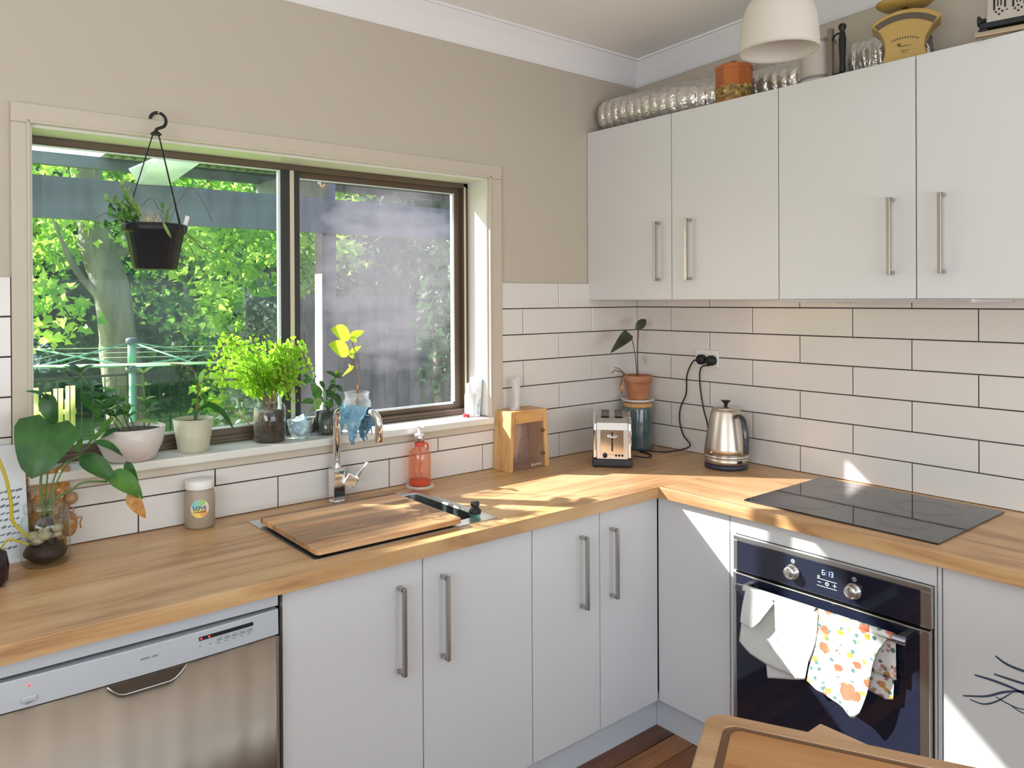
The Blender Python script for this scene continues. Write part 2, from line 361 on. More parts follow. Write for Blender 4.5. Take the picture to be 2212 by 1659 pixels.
# floorboards, one object each, laid along x
g = G(); g.hexa([(-2.4,-.0415,-.02),(2.4,-.0415,-.02),(2.4,.0415,-.02),(-2.4,.0415,-.02),(-2.398,-.040,0),(2.398,-.040,0),(2.398,.040,0),(-2.398,.040,0)])
fb = new_mesh('floorboard', g)
FB = [wood('floor_timber_%s' % t, c1, c2, 'x', 1.2, 0.28, dark=d) for t, c1, c2, d in (('dark', (.11,.036,.014), (.22,.08,.03), (.06,.02,.01)), ('red', (.18,.062,.022), (.34,.13,.05), (.09,.03,.012)), ('gold', (.25,.10,.035), (.42,.18,.07), (.14,.05,.02)))]
fbs = []
for k in range(3):
    me = fb.copy(); me.materials.append(FB[k]); fbs.append(me)
for i in range(50):
    y = -.53-.0425-i*.085
    if y < -4.55: break
    inst('floorboard', fbs[(0,2,1,0,1,2,0,1)[i % 8]], (-2.35+(.13 if i % 2 else 0), y, 0), floor)
# cornice: a plain cove along both walls; profile given as (distance from wall, drop)
def cornice(name, along):
    g = G(); prof = [(0,-.108),(.004,-.108),(.010,-.098),(.020,-.070),(.036,-.038),(.055,-.012),(.060,-.006),(.068,-.005),(.068,.02),(0,.02)]
    if along == 'x': ends = [(X0, 0), (0, 1)]
    vs = []
    for e in (0, 1):
        for d, z in prof:
            if along == 'x': x = X0 if e == 0 else -d; y = -d; vs.append((x, y, ceil_z(0)+z+0.0))
            else: y = Y0 if e == 0 else -d; vs.append((-d, y, ceil_z(0 if e else y)+z))
    n = len(prof); g.add(vs, [tuple(range(n)), tuple(reversed(range(n, 2*n)))]+[(i, n+i, n+(i+1) % n, (i+1) % n) for i in range(n)])
    return struct(name, g, 'cornice')
cornice('trim_1', 'x'); cornice('trim_2', 'y')

# ------------------------------------------------------------------ tiles, one object each, proud of the dark grout
_tm = {}
def tile_mesh(w_, h_):
    k = (round(w_, 3), round(h_, 3))
    if k not in _tm:
        a, b = w_/2, h_/2; e = .0011; g = G()
        vs = []
        for (dy, ins) in ((0, 0), (-.0065, 0), (-.008, e)):
            vs += [(-a+ins, dy, -b+ins), (a-ins, dy, -b+ins), (a-ins, dy, b-ins), (-a+ins, dy, b-ins)]
        fs = [(8,9,10,11)]+[(r*4+i, r*4+(i+1) % 4, r*4+4+(i+1) % 4, r*4+4+i) for r in (0, 1) for i in range(4)]
        g.add(vs, fs); me = new_mesh('tile', g); me.materials.append(M['tile']); _tm[k] = me
    return _tm[k]
ROWZ = [.9]+[.895+.1055*k for k in range(1, 8)]; J = .0038
def lay(parent, side, k, edges, z0=None, z1=None):
    z0 = ROWZ[k] if z0 is None else z0; z1 = ROWZ[k+1] if z1 is None else z1; edges = sorted(edges)
    for a, b in zip(edges[:-1], edges[1:]):
        w_, h_ = b-a-J, z1-z0-J
        if w_ < .012: continue
        c = (a+b)/2; zc = (z0+z1)/2
        if side == 'x': inst('tile', tile_mesh(w_, h_), (c, -.0002, zc), parent)
        else: inst('tile', tile_mesh(w_, h_), (-.0002, c, zc), parent, -PI/2)
CL, CR, CB, CT = -2.505, -.829, 1.0545, 2.093           # outer edges of the window casing
lo = [-2.61-.4165, -2.61, -2.194, -1.769, -1.351, -.927]; hi = [-2.389-.4165, -2.389, -1.972, -1.555, -1.1387]
for k in range(7):
    odd = k % 2
    r = ([-.309, -.713] if odd else [-.107, -.511])
    if k == 0: lay(wall_window, 'x', 0, [-3.4]+lo+[-.511, -.107, 0])
    elif k == 1:
        lay(wall_window, 'x', 1, [-3.4]+hi+[-.713, -.309, 0][0:0]+[CR, -.713, -.309, 0][0:0]+[-.8295], ROWZ[1], CB-.001)
        lay(wall_window, 'x', 1, [-.8295, -.713, -.309, 0])
        lay(wall_window, 'x', 1, [-3.4, -2.8, CL], CB, ROWZ[2])
    else:
        lay(wall_window, 'x', k, [CR]+[q for q in r if q > CR]+[0]); lay(wall_window, 'x', k, [-3.4, -3.1+.2*odd, -2.7+.2*odd if odd else -2.7, CL])
g = G(); g.box(CR, -.0035, .9, 0, 0, 1.632); g.box(-3.4, -.0035, .9, CL, 0, 1.632); g.box(CL, -.0035, .9, CR, 0, CB); obj('grout', g, 'grout', wall_window)
for k in range(7):
    o_ = .198 if k % 2 else .3998
    lay(wall_right, 'y', k, [0-.0085]+[-(o_+.4036*i) for i in range(7)]+[-3.0])
g = G(); g.box(-.0035, -3.0, .9, 0, 0, 1.632); obj('grout', g, 'grout', wall_right)

# ------------------------------------------------------------------ window
win = thing('window_1', 'wide two-pane bronze aluminium window with a cream timber casing', 'window', (-1.68, .05, 1.11))
win['kind'] = 'structure'; del win['category']; del win['label']
g = G()                                                  # casing: mitred flat boards with a raised inner bead
g.box(CL, -.016, WZ1, CR, 0, CT); g.box(CL, -.016, CB, WX0, 0, WZ1); g.box(WX1, -.016, CB, CR, 0, WZ1); g.box(WX0, -.016, CB, WX1, 0, WZ0-.028)
obj('casing', g, 'casing', win, bevel=.003)
g = G(); g.box(WX0-.006, -.022, WZ1, WX1+.008, -.014, WZ1+.009); g.box(WX0-.008, -.022, WZ0-.01, WX0, -.014, WZ1+.009); g.box(WX1, -.022, WZ0-.01, WX1+.009, -.014, WZ1+.009)
obj('casing_bead', g, 'casing', win, bevel=.002)
g = G(); g.box(WX0-.001, -.006, WZ1-.008, WX1+.001, .116, WZ1); g.box(WX0, -.006, WZ0, WX0+.006, .116, WZ1-.008); g.box(WX1-.006, -.006, WZ0, WX1, .116, WZ1-.008)
obj('reveal', g, 'sill', win)
g = G(); g.box(WX0-.012, -.030, WZ0-.030, WX1+.012, .118, WZ0-.004); obj('window_sill', g, 'sill', win, bevel=.005)
FY = .112
g = G(); x0, x1, z0, z1 = WX0+.006, WX1-.006, WZ0-.004, WZ1-.008
g.box(x0, FY, z1-.020, x1, .158, z1); g.box(x0, FY, z0, x1, .158, z0+.024); g.box(x0, FY, z0, x0+.016, .158, z1); g.box(x1-.022, FY, z0, x1, .158, z1)
obj('window_frame', g, 'bronze', win, bevel=.002)
g = G(); g.box(x0, FY-.006, z0+.004, x1, FY, z0+.012); obj('track_lip', g, 'bronze', win, bevel=.001)
# left sash (slides, nearer the room)
sash = G(); a, b, c, d = x0+.006, -1.668, z0+.024, z1-.014
sash.box(a+.010, .118, d-.008, b-.030, .134, d); sash.box(a+.010, .118, c, b-.030, .134, c+.022); sash.box(a, .118, c, a+.010, .134, d)
sl1 = obj('left_sash', sash, 'bronze', win, bevel=.001)
g = G(); g.box(b-.030, .114, c, b, .136, d); obj('sash_stile', g, 'bronzed', sl1, bevel=.002)
g = G(); g.box(b-.040, .120, c+.022, b-.031, .132, d-.008); g.box(a+.010, .120, c+.022, b-.03, .132, c+.029); g.box(a+.010, .121, d-.012, b-.03, .131, d-.0082)
obj('glazing_bead', g, 'silverstrip', sl1)
M['pane1'] = thin_glass('pane_left', (0.92, 0.985, 0.975), dirt=0.012, dirtcol=(0.5, 0.7, 0.75), refl=0.2)
M['pane2'] = thin_glass('pane_right', (0.92, 0.92, 0.98), dirt=0.05, dirtcol=(0.40, 0.385, 0.45), refl=0.25, smear=(-1.23-(-1.68), 1.66-1.11, .30, .34, .20))
g = G(); g.box(a+.010, .1255, c+.022, b-.03, .1275, d-.008); obj('glass_pane', g, 'pane1', sl1)
# right sash (fixed, outer track)
a2, b2, c2, d2 = -1.640, x1-.022, z0+.024, z1-.014
g = G(); g.box(b2-.030, .138, c2, b2, .152, d2); g.box(a2, .138, c2, b2-.030, .152, c2+.020); g.box(a2-.02, .138, d2-.026, b2-.030, .152, d2)
sr = obj('right_sash', g, 'bronze', win, bevel=.001)
g = G(); g.box(b2-.040, .136, c2+.020, b2-.031, .150, d2-.026); g.box(a2, .136, c2+.019, b2-.031, .150, c2+.026); g.box(a2, .137, d2-.030, b2-.03, .149, d2-.0262)
obj('glazing_bead', g, 'silverstrip', sr)
g = G(); g.box(-1.667, .116, c2, -1.651, .138, d2-.004); obj('cream_seal', g, 'cream_strip', sr)
g = G(); g.box(-1.650, .114, c2, -1.632, .140, d2-.006); obj('sash_stile', g, 'bronzed', sr)
g = G(); g.box(b2+.001, .108, c2-.004, b2+.007, .112, d2); obj('cream_seal', g, 'cream_strip', sr)
g = G(); g.box(a2+.004, .1425, c2+.020, b2-.03, .1445, d2-.026); obj('glass_pane', g, 'pane2', sr)
t = thing('window_clip', 'tiny orange and cream clip hooked on the top track of the right pane', 'clip', (-1.5471, 0.1080, 1.9768))
c0 = (-1.5471, 0.1080, 1.9735)
M['orange'] = mat('orange_plastic', (.80, .30, .08), .4)
g = G(); g.tube(arc(c0, .010, PI*.95, PI*2.05, 10), .0032, 6); obj('hook', g, 'orange', t)
g = G(); g.tube(arc((c0[0]-.004, c0[1]-.004, c0[2]), .007, PI*.95, PI*2.05, 8), .0026, 6); g.box(c0[0]-.018, c0[1]-.002, c0[2], c0[0]-.006, c0[1]+.003, c0[2]+.007); obj('tab', g, 'sill', t)

# ================================================================== OUTSIDE
GZ = -.55
M['grass'] = mat('lawn', (.22, .38, .06), .9, vary=(3, (.52, .66, .18)), bump=(60, .8, .03))
g = G(); g.box(-14, .5, GZ-.2, 22, 30, GZ); o = struct('ground', g, 'grass'); o['kind'] = 'structure'
M['beam'] = mat('pergola_paint', (.055, .070, .10), .6, vary=(6, (.08, .10, .135), (.3, 1, 1)))
M['postshade'] = mat('post_shaded_side', (.07, .065, .09), .6)  # dark copy for the post's shaded faces
M['postlit'] = mat('post_sunlit_side', (.80, .79, .82), .5)  # white colour standing in for sunlight on the post's left side
g = G(); g.box(-5, 2.2, 2.004, 3.2, 2.245, 2.226); perg = thing('pergola', 'dark slate-grey timber pergola beams outside the window', 'pergola', (-.4, 2.2, GZ))
obj('beam', g, 'beam', perg, bevel=.003)
g = G(); g.box(-5, 3.45, 2.48, 3.6, 3.50, 2.565); obj('beam', g, 'beam', perg, bevel=.003)
g = G(); g.box(-.468, 2.247, GZ, -.365, 2.35, 2.2); obj('post', g, 'postshade', perg, bevel=.002)
g = G(); g.box(-.4745, 2.249, GZ, -.4685, 2.345, 1.74); obj('post_lit_side', g, 'postlit', perg, label='sunlit side of the post, its light painted on in white')
g = G(); g.box(-3.9, 2.247, GZ, -3.8, 2.35, 2.2); obj('post', g, 'postshade', perg, bevel=.002)
g = G(); g.box(2.9, 2.247, GZ, 3.0, 2.35, 2.2); obj('post', g, 'postshade', perg, bevel=.002)
for x in (-3.8, -.42, 2.9):
    g = G(); g.box(x, 2.25, 2.18, x+.05, 3.46, 2.47); obj('rafter', g, 'beam', perg)
# corrugated roofing over the outer bay: clear sheet at the left, opaque further right
M['polyc'] = mat('polycarbonate', (.92, .95, .95), .3, trans=.8)
M['tin'] = mat('galvanised_sheet', (.30, .33, .32), .5, .4)
def corr(name, xa, xb, m):
    n = int((xb-xa)/.019); g = G(); g.grid(lambda u, v: (xa+(xb-xa)*u, 2.2+1.42*v, 2.585+.010*math.sin(2*PI*(xa+(xb-xa)*u)/.076)), n, 1); return obj(name, g, m, perg, solid=.002)
corr('roof_sheet', -4.6, -1.52, 'polyc'); corr('roof_sheet', -1.52, 3.2, 'tin')
# tilted translucent sheet offcut resting on the beam
g = G(); v = [(-1.6681, 2.1900, 2.2898), (-1.6177, 2.1900, 2.2174), (-1.4631, 2.1900, 2.2232), (-1.4138, 1.7500, 2.3026), (-1.6187, 1.7500, 2.3068)]
M['sheet'] = mat('pale_roof_sheet', (.62, .70, .74), .35, vary=(5, (.90, .93, .95)), trans=.35)
g.add(v+[(a_, b_+.012, c_+.012) for a_, b_, c_ in v], [(0,1,2,3,4),(9,8,7,6,5)]+[(i, (i+1) % 5, 5+(i+1) % 5, 5+i) for i in range(5)])
obj('loose_sheet', g, 'sheet', perg, label='pale translucent sheet leaning on the beam')

def leaf_cloud(name, centers, radii, n, size, m, parent, seed=0, flat=.6):
    """foliage built of small pointed leaves, gathered in clumps"""
    rng = np.random.default_rng(seed); C = np.array(centers, float); Rr = np.array(radii, float)
    w_ = (Rr.prod(1))**(2/3); idx = rng.choice(len(C), n, p=w_/w_.sum())
    # clump centres on each crown
    K = 90; d = rng.normal(size=(len(C), K, 3)); d /= np.linalg.norm(d, axis=2, keepdims=True); cl = d*(rng.uniform(.45, 1.0, (len(C), K, 1)))
    k = rng.integers(0, K, n); P = C[idx]+Rr[idx]*cl[idx, k]+rng.normal(size=(n, 3))*Rr[idx]*np.array([.10, .10, .055])
    a = rng.uniform(0, 2*PI, n); tilt = rng.normal(0, flat, n); s_ = size*rng.uniform(.6, 1.35, n)
    t = np.stack([np.cos(a)*np.cos(tilt), np.sin(a)*np.cos(tilt), np.sin(tilt)-.25], 1); t /= np.linalg.norm(t, axis=1, keepdims=True)
    r = rng.normal(size=(n, 3)); b_ = np.cross(t, r); b_ /= np.linalg.norm(b_, axis=1, keepdims=True); nn = np.cross(t, b_)
    pat = [(0, 0, 0), (.30, .42, .05), (.52, .20, .0), (1, 0, -.06), (.52, -.20, .0), (.30, -.42, .05)]
    V = np.concatenate([(P+t*(p[0]*s_)[:, None]+b_*(p[1]*s_)[:, None]+nn*(p[2]*s_)[:, None])[:, None] for p in pat], 1)
    org, _ = W[parent.name]; V = V.reshape(-1, 3)-np.array(org)
    me = bpy.data.meshes.new(name); nf = n*2
    me.vertices.add(len(V)); me.vertices.foreach_set('co', V.ravel())
    base = np.arange(n)[:, None]*6; F = np.concatenate([base+np.array([0, 1, 2, 3]), base+np.array([0, 3, 4, 5])], 1).reshape(-1, 4)
    me.loops.add(F.size); me.loops.foreach_set('vertex_index', F.ravel().astype(np.int32))
    me.polygons.add(nf); me.polygons.foreach_set('loop_start', (np.arange(nf)*4).astype(np.int32)); me.polygons.foreach_set('loop_total', np.full(nf, 4, np.int32))
    me.update(calc_edges=True); me.materials.append(M[m])
    o = bpy.data.objects.new(name, me); COL.objects.link(o); o.parent = parent; o['kind'] = 'stuff'; return o
def fol(name, c1, c2, tr=.5): 
    m = mat(name, c1, .5, vary=(2.2, c2), trans=tr); 
    return m
M['fol1'] = fol('foliage_bright', (.14, .38, .03), (.66, .84, .16), .62)
M['fol2'] = fol('foliage_mid', (.05, .20, .02), (.38, .62, .10), .55)
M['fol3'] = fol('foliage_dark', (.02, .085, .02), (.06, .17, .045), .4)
M['fol4'] = fol('foliage_grey', (.10, .14, .10), (.32, .38, .28), .4)
M['bark'] = mat('bark', (.13, .12, .095), .9, vary=(9, (.27, .25, .20), (1, 1, .25)), bump=(22, .8, .03))
leaf_cloud('sun_block_foliage', [(-4.40, 2.15, 3.15), (-3.98, 2.15, 3.02), (-3.9, 2.2, 2.75)], [(.42, .28, .28), (.28, .25, .22), (.3, .25, .2)], 1500, .11, 'fol2', perg, 12)  # unseen leaves added above the pergola to keep sun off the sink board
t = thing('maple_tree', 'tree with a thick grey trunk and bright leaves, behind the clothesline', 'tree', (-.84, 6, GZ))
g = G(); g.tube(smooth_path([(-.70, 6, GZ-.05), (-.76, 6, .4), (-.84, 6, 1.2), (-.90, 6.0, 1.7), (-1.05, 6.05, 2.3), (-1.15, 6.1, 3.4)], 6), [.26]+[.19]*11+[.17]*12+[.14]*7, 14); obj('trunk', g, 'bark', t)
g = G(); g.tube(smooth_path([(-.98, 6, 1.55), (-1.3, 5.9, 2.0), (-1.6, 5.7, 2.8)], 5), [.035]*6+[.018]*5, 8); obj('branch', g, 'bark', t)
g = G(); g.tube(smooth_path([(-.95, 6, 1.9), (-.3, 6.2, 2.6), (.6, 6.3, 3.2)], 5), [.08]*6+[.04]*5, 8); obj('branch', g, 'bark', t)
leaf_cloud('foliage', [(-.9, 5.9, 2.75), (.2, 6.2, 2.5), (-1.75, 6.4, 2.2), (.9, 6.3, 2.0), (1.5, 6.6, 2.7), (-1.5, 5.6, 1.45), (.35, 5.8, 1.45)], [(1.2, .8, .8), (1.1, .8, .75), (.75, .7, .9), (.9, .7, .8), (1.2, .8, .9), (.35, .4, .35), (.5, .5, .35)], 6500, .10, 'fol1', t, 1)
def bush(name, label, cs, rs, n, size, m, seed, loc, stem=True, group=None):
    t = thing(name, label, 'tree' if 'tree' in name else 'shrub', loc, group=group)
    if stem:
        g = G()
        for c in cs[:3]: g.tube(smooth_path([(loc[0], loc[1], GZ-.05), ((loc[0]+c[0])/2, (loc[1]+c[1])/2, (GZ+c[2])/2), c], 4), [.09]*5+[.04]*4, 8)
        obj('trunk', g, 'bark', t)
    leaf_cloud('foliage', cs, rs, n, size, m, t, seed); return t
bush('leafy_tree', 'mid-green tree filling the view left of the grey trunk', [(-1.9, 9, 2.4), (-2.6, 9.5, 1.4), (-.9, 9.5, 3.0), (-1.9, 9, 3.6)], [(1.3, 1, 1.2), (1.2, 1, 1.0), (1.3, 1, 1.0), (1.5, 1, .9)], 6500, .12, 'fol1', 2, (-2.0, 9.2, GZ))
bush('leafy_tree', 'broad bright tree right of the grey trunk, seen above the pots', [(1.0, 8.5, 1.9), (2.2, 9, 2.4), (.4, 8.8, 3.2), (2.0, 8.8, 3.6), (1.2, 8.0, .9)], [(1.2, .9, 1.0), (1.2, .9, 1.2), (1.2, 1, .9), (1.5, 1, .9), (1.2, .7, .6)], 8500, .12, 'fol2', 3, (1.3, 9, GZ))
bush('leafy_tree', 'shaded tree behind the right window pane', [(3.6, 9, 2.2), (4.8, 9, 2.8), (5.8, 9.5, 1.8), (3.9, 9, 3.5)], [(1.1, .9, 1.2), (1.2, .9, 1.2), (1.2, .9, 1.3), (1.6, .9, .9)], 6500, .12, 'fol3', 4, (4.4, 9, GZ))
bush('garden_shrub', 'sunlit yellow-green shrub below the clothesline arms', [(.15, 5.2, .55), (.55, 5.4, .95), (.2, 5.0, .1)], [(.50, .45, .42), (.40, .4, .35), (.6, .5, .4)], 2600, .075, 'fol1', 5, (.3, 5.3, GZ), False)
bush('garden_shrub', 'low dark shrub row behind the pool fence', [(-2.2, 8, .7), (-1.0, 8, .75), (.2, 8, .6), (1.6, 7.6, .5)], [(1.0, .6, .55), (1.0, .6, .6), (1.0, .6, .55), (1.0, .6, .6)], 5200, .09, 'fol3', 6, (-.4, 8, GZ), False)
bush('garden_shrub', 'narrow grey-green shrub left of the sunlit pergola post', [(-.15, 4.2, .6), (.1, 4.5, 1.2)], [(.35, .35, .5), (.3, .3, .6)], 1500, .07, 'fol4', 7, (-.05, 4.3, GZ), False)
bush('broadleaf_shrub', 'shrub at the far right end of the hazy window pane', [(1.05, 3.1, 1.35), (1.15, 3.2, .75), (1.3, 3.2, 1.9)], [(.25, .3, .45), (.25, .3, .4), (.30, .3, .4)], 620, .105, 'fol3', 8, (1.15, 3.2, GZ))
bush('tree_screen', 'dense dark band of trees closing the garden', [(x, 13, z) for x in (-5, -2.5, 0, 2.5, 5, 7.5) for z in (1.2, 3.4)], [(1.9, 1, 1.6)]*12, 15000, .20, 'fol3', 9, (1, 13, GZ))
# background hedge mass so little sky shows between the leaves
M['hedge'] = mat('hedge_mass', (.02, .07, .02), .95, vary=(2.5, (.07, .17, .05)), bump=(9, 1, .2))
g = G(); g.grid(lambda u, v: (-8+20*u, 15.2+.9*noise.noise(Vector((u*14, v*6, 1))), GZ+5.2*v+.5*noise.noise(Vector((u*9, 3, 0)))*v), 60, 16)
g.grid(lambda u, v: (-8+20*u, 16.6, GZ+5.2*v), 4, 1)
h = obj('clipped_hedge', g, 'hedge'); tag(h, 'tall deep-green hedge far behind the garden trees', 'hedge')
# clothesline
M['hoist'] = mat('clothesline_green', (.14, .36, .27), .5)
M['line'] = mat('clothesline_wire', (.75, .80, .72), .5)
c = (-1.082, 4.5, 1.22); t = thing('rotary_clothesline', 'mint-green rotary clothesline with pale wires in front of the trunk', 'clothesline', (c[0], c[1], GZ))
g = G(); g.tube([(c[0], c[1], GZ-.1), (c[0], c[1], c[2]-.2)], .026, 10); g.tube([(c[0], c[1], c[2]-.22), (c[0], c[1], c[2])], .034, 10); obj('pole', g, 'hoist', t)
g = G(); g.lathe([(.045, -.01), (.05, .0), (.05, .03), (.03, .04)], (c[0], c[1], c[2]), 12); obj('hub', g, 'beam', t)
g = G(); g.lathe([(.05, -.01), (.055, .0), (.05, .03)], (c[0], c[1], c[2]-.23), 12); obj('hub', g, 'beam', t)
ends = []
for k in range(4):
    a = .35+k*PI/2; e = Vector((c[0]+1.45*math.cos(a), c[1]+1.45*math.sin(a), c[2]-.10)); ends.append(e)
    g = G(); g.tube([(c[0], c[1], c[2]-.20), e], .009, 6); obj('arm', g, 'hoist', t)
    g = G(); m_ = Vector((c[0], c[1], c[2]-.2)).lerp(e, .55); g.tube([(c[0], c[1], c[2]), m_], .007, 6); obj('strut', g, 'hoist', t)
g = G()
for q in (.45, .72, 1.0):
    pts = [Vector((c[0], c[1], c[2]-.2)).lerp(e, q) for e in ends]
    for i in range(4): g.tube([pts[i], pts[(i+1) % 4]], .003, 4)
obj('line_wire', g, 'line', t)
# pool fence in front of sunlit pale palings
M['fencebk'] = mat('pool_fence_black', (.012, .02, .016), .5)
t = thing('pool_fence', 'thin black pool fence rails and bars crossing the lawn', 'fence', (-.5, 5.6, GZ))
g = G(); g.box(-3.2, 5.597, .845, .9, 5.613, .865); obj('rail', g, 'fencebk', t); g = G(); g.box(-3.2, 5.59, -.2, .9, 5.62, -.17); obj('rail', g, 'fencebk', t)
gm = G(); gm.box(-.004, -.004, -.75, .004, .004, .32); bar = new_mesh('bar', gm); bar.materials.append(M['fencebk'])
for i in range(41): inst('bar', bar, (-3.15+i*.1, 5.605, .52), t)
M['paling'] = mat('sunlit_paling', (.90, .88, .52), .8, vary=(3, (.95, .94, .70)), trans=.85)  # pale and translucent so the shaded side glows as if sunlit
t = thing('paling_fence', 'pale sunlit paling fence low behind the pool fence', 'fence', (-2.0, 6.9, GZ), group=None)
gm = G(); gm.box(-.045, -.01, -.45, .045, .01, .45); pal = new_mesh('paling', gm); pal.materials.append(M['paling'])
for i in range(17): inst('paling', pal, (-2.95+i*.115, 6.9+.01*(i % 2), .18+.03*math.sin(i*2.1)), t)
g = G(); g.box(-3.0, 6.915, .35, -1.05, 6.94, .40); obj('rail', g, 'paling', t)
g = G(); g.box(-2.95, 6.94, GZ-.05, -2.87, 7.0, .5); obj('post', g, 'paling', t)
g = G(); g.box(-1.15, 6.94, GZ-.05, -1.07, 7.0, .5); obj('post', g, 'paling', t)
M['darkfence'] = mat('grey_timber_fence', (.07, .07, .08), .8, vary=(5, (.15, .145, .16), (1, 1, .2)))
t = thing('board_fence', 'weathered grey board fence seen through the hazy right pane', 'fence', (1.6, 4.6, GZ))
gm = G(); gm.box(-.07, -.01, -1.05, .07, .01, 1.05); pal = new_mesh('board', gm); pal.materials.append(M['darkfence'])
for i in range(22): inst('board', pal, (.0+i*.15, 4.6+.008*(i % 2), .55+.01*math.sin(i*3.7)), t)
g = G(); g.box(-.1, 4.62, 1.2, 3.3, 4.66, 1.27); g.box(-.1, 4.62, -.2, 3.3, 4.66, -.13); obj('rail', g, 'darkfence', t)
# neighbour's low blue-grey roof
M['rooftin'] = mat('pale_shed_roof', (.45, .52, .60), .4, vary=(2, (.62, .68, .74)))
t = thing('garden_shed', 'low shed with a pale blue-grey roof, far left behind the clothesline', 'shed', (-2.0, 10.6, GZ))
g = G(); g.box(-3.4, 10.4, GZ, -.8, 11.6, .62); obj('wall', g, 'darkfence', t)
g = G(); g.hexa([(-3.6,9.2,.62),(-.7,9.2,.62),(-.7,11.8,.98),(-3.6,11.8,.98),(-3.6,9.2,.67),(-.7,9.2,.67),(-.7,11.8,1.05),(-3.6,11.8,1.05)]); obj('roof', g, 'rooftin', t)

# ================================================================== CABINETS
D, DC, TZ = .611, .580, .861        # worktop depth, door face, underside of worktop
def bar_handle(parent, axis, at, face, z0, z1, off=.030, name='handle'):
    """square bar pull; axis = wall run ('x' doors face -y, 'y' doors face -x)"""
    g = G(); r = .0055
    if axis == 'x':
        g.box(at-r, -face-off-r, z0, at+r, -face-off+r, z1)
        for z in (z0, z1-2*r): g.box(at-r, -face-off, z, at+r, -face, z+2*r)
    else:
        g.box(-face-off-r, at-r, z0, -face-off+r, at+r, z1)
        for z in (z0, z1-2*r): g.box(-face-off, at-r, z, -face, at+r, z+2*r)
    return obj(name, g, 'handle', parent, bevel=.001)
def base_unit(name, label, xs, handles, group):
    t = thing(name, label, 'cabinet', ((xs[0]+xs[-1])/2, -.3, 0), group=group)
    g = G(); g.box(xs[0]+.002, -.56, .13, xs[0]+.018, -.02, TZ-.001); g.box(xs[-1]-.018, -.56, .13, xs[-1]-.002, -.02, TZ-.001); g.box(xs[0]+.002, -.56, .122, xs[-1]-.002, -.02, .138)
    g.box(xs[0]+.018, -.556, .138, xs[-1]-.018, -.552, TZ-.001)
    obj('carcass', g, 'gap', t)
    for (a, b), hx in zip(zip(xs[:-1], xs[1:]), handles):
        g = G(); g.box(a+.0018, -DC, .122, b-.0018, -.562, TZ-.004); d = obj('door', g, 'cab', t, bevel=.0012)
        bar_handle(d, 'x', hx, DC, .556, .792)
    return t
GB = 'base cabinets under the window worktop'
base_unit('base_cabinet', 'two-door white cabinet under the sink, next to the dishwasher', [-2.012, -1.5975, -1.1887], [-1.677, -1.533], GB)
base_unit('base_cabinet', 'narrower two-door white cabinet running into the corner', [-1.1887, -.8833, -.5815], [-.974, -.829], GB)
g = G(); g.box(-2.64, -.535, 0, -DC+.045, -.52, .121); kb = obj('kickboard', g, 'kick'); tag(kb, 'grey-white kickboard below the window-side cabinets', 'kickboard')
g = G(); g.box(-.535, -2.10, 0, -.52, -.536, .121); kb = obj('kickboard', g, 'kick'); tag(kb, 'grey-white kickboard below the oven-side cabinets', 'kickboard')
# run along the right wall: corner filler, oven housing, door with decal
t = thing('corner_panel', 'blank white filler panel between the corner and the oven', 'cabinet', (-.57, -.73, .122))
g = G(); g.box(-DC, -.874, .122, -.562, -.582, TZ-.004); obj('panel', g, 'cab', t, bevel=.0012)
t = thing('oven_housing', 'white cabinet surround framing the built-in oven', 'cabinet', (-.3, -1.197, .122))
g = G(); g.box(-DC, -1.503, .798, -.562, -.878, TZ-.004); obj('top_rail', g, 'cab', t, bevel=.001)
g = G(); g.box(-DC+.001, -.8975, .122, -.562, -.878, .797); obj('side_rail', g, 'cab', t, bevel=.001)
g = G(); g.box(-DC+.001, -1.503, .122, -.562, -1.4975, .797); obj('side_rail', g, 'cab', t)
g = G(); g.box(-.555, -1.503, .13, -.03, -1.485, .855); g.box(-.555, -.896, .13, -.03, -.878, .855); g.box(-.555, -1.503, .122, -.03, -.878, .14); obj('carcass', g, 'cabin', t)
t = thing('base_cabinet', 'white cabinet right of the oven, with a dark plant drawing on its door', 'cabinet', (-.3, -1.8, .122))
g = G(); g.box(-DC, -1.515, .122, -.562, -1.5055, TZ-.004); obj('end_strip', g, 'cab', t, bevel=.001)
g = G(); g.box(-DC, -2.10, .122, -.562, -1.518, TZ-.004); dr = obj('door', g, 'cab', t, bevel=.0012)
g = G(); g.box(-.555, -2.10, .13, -.03, -1.506, .855); obj('carcass', g, 'cabin', t)
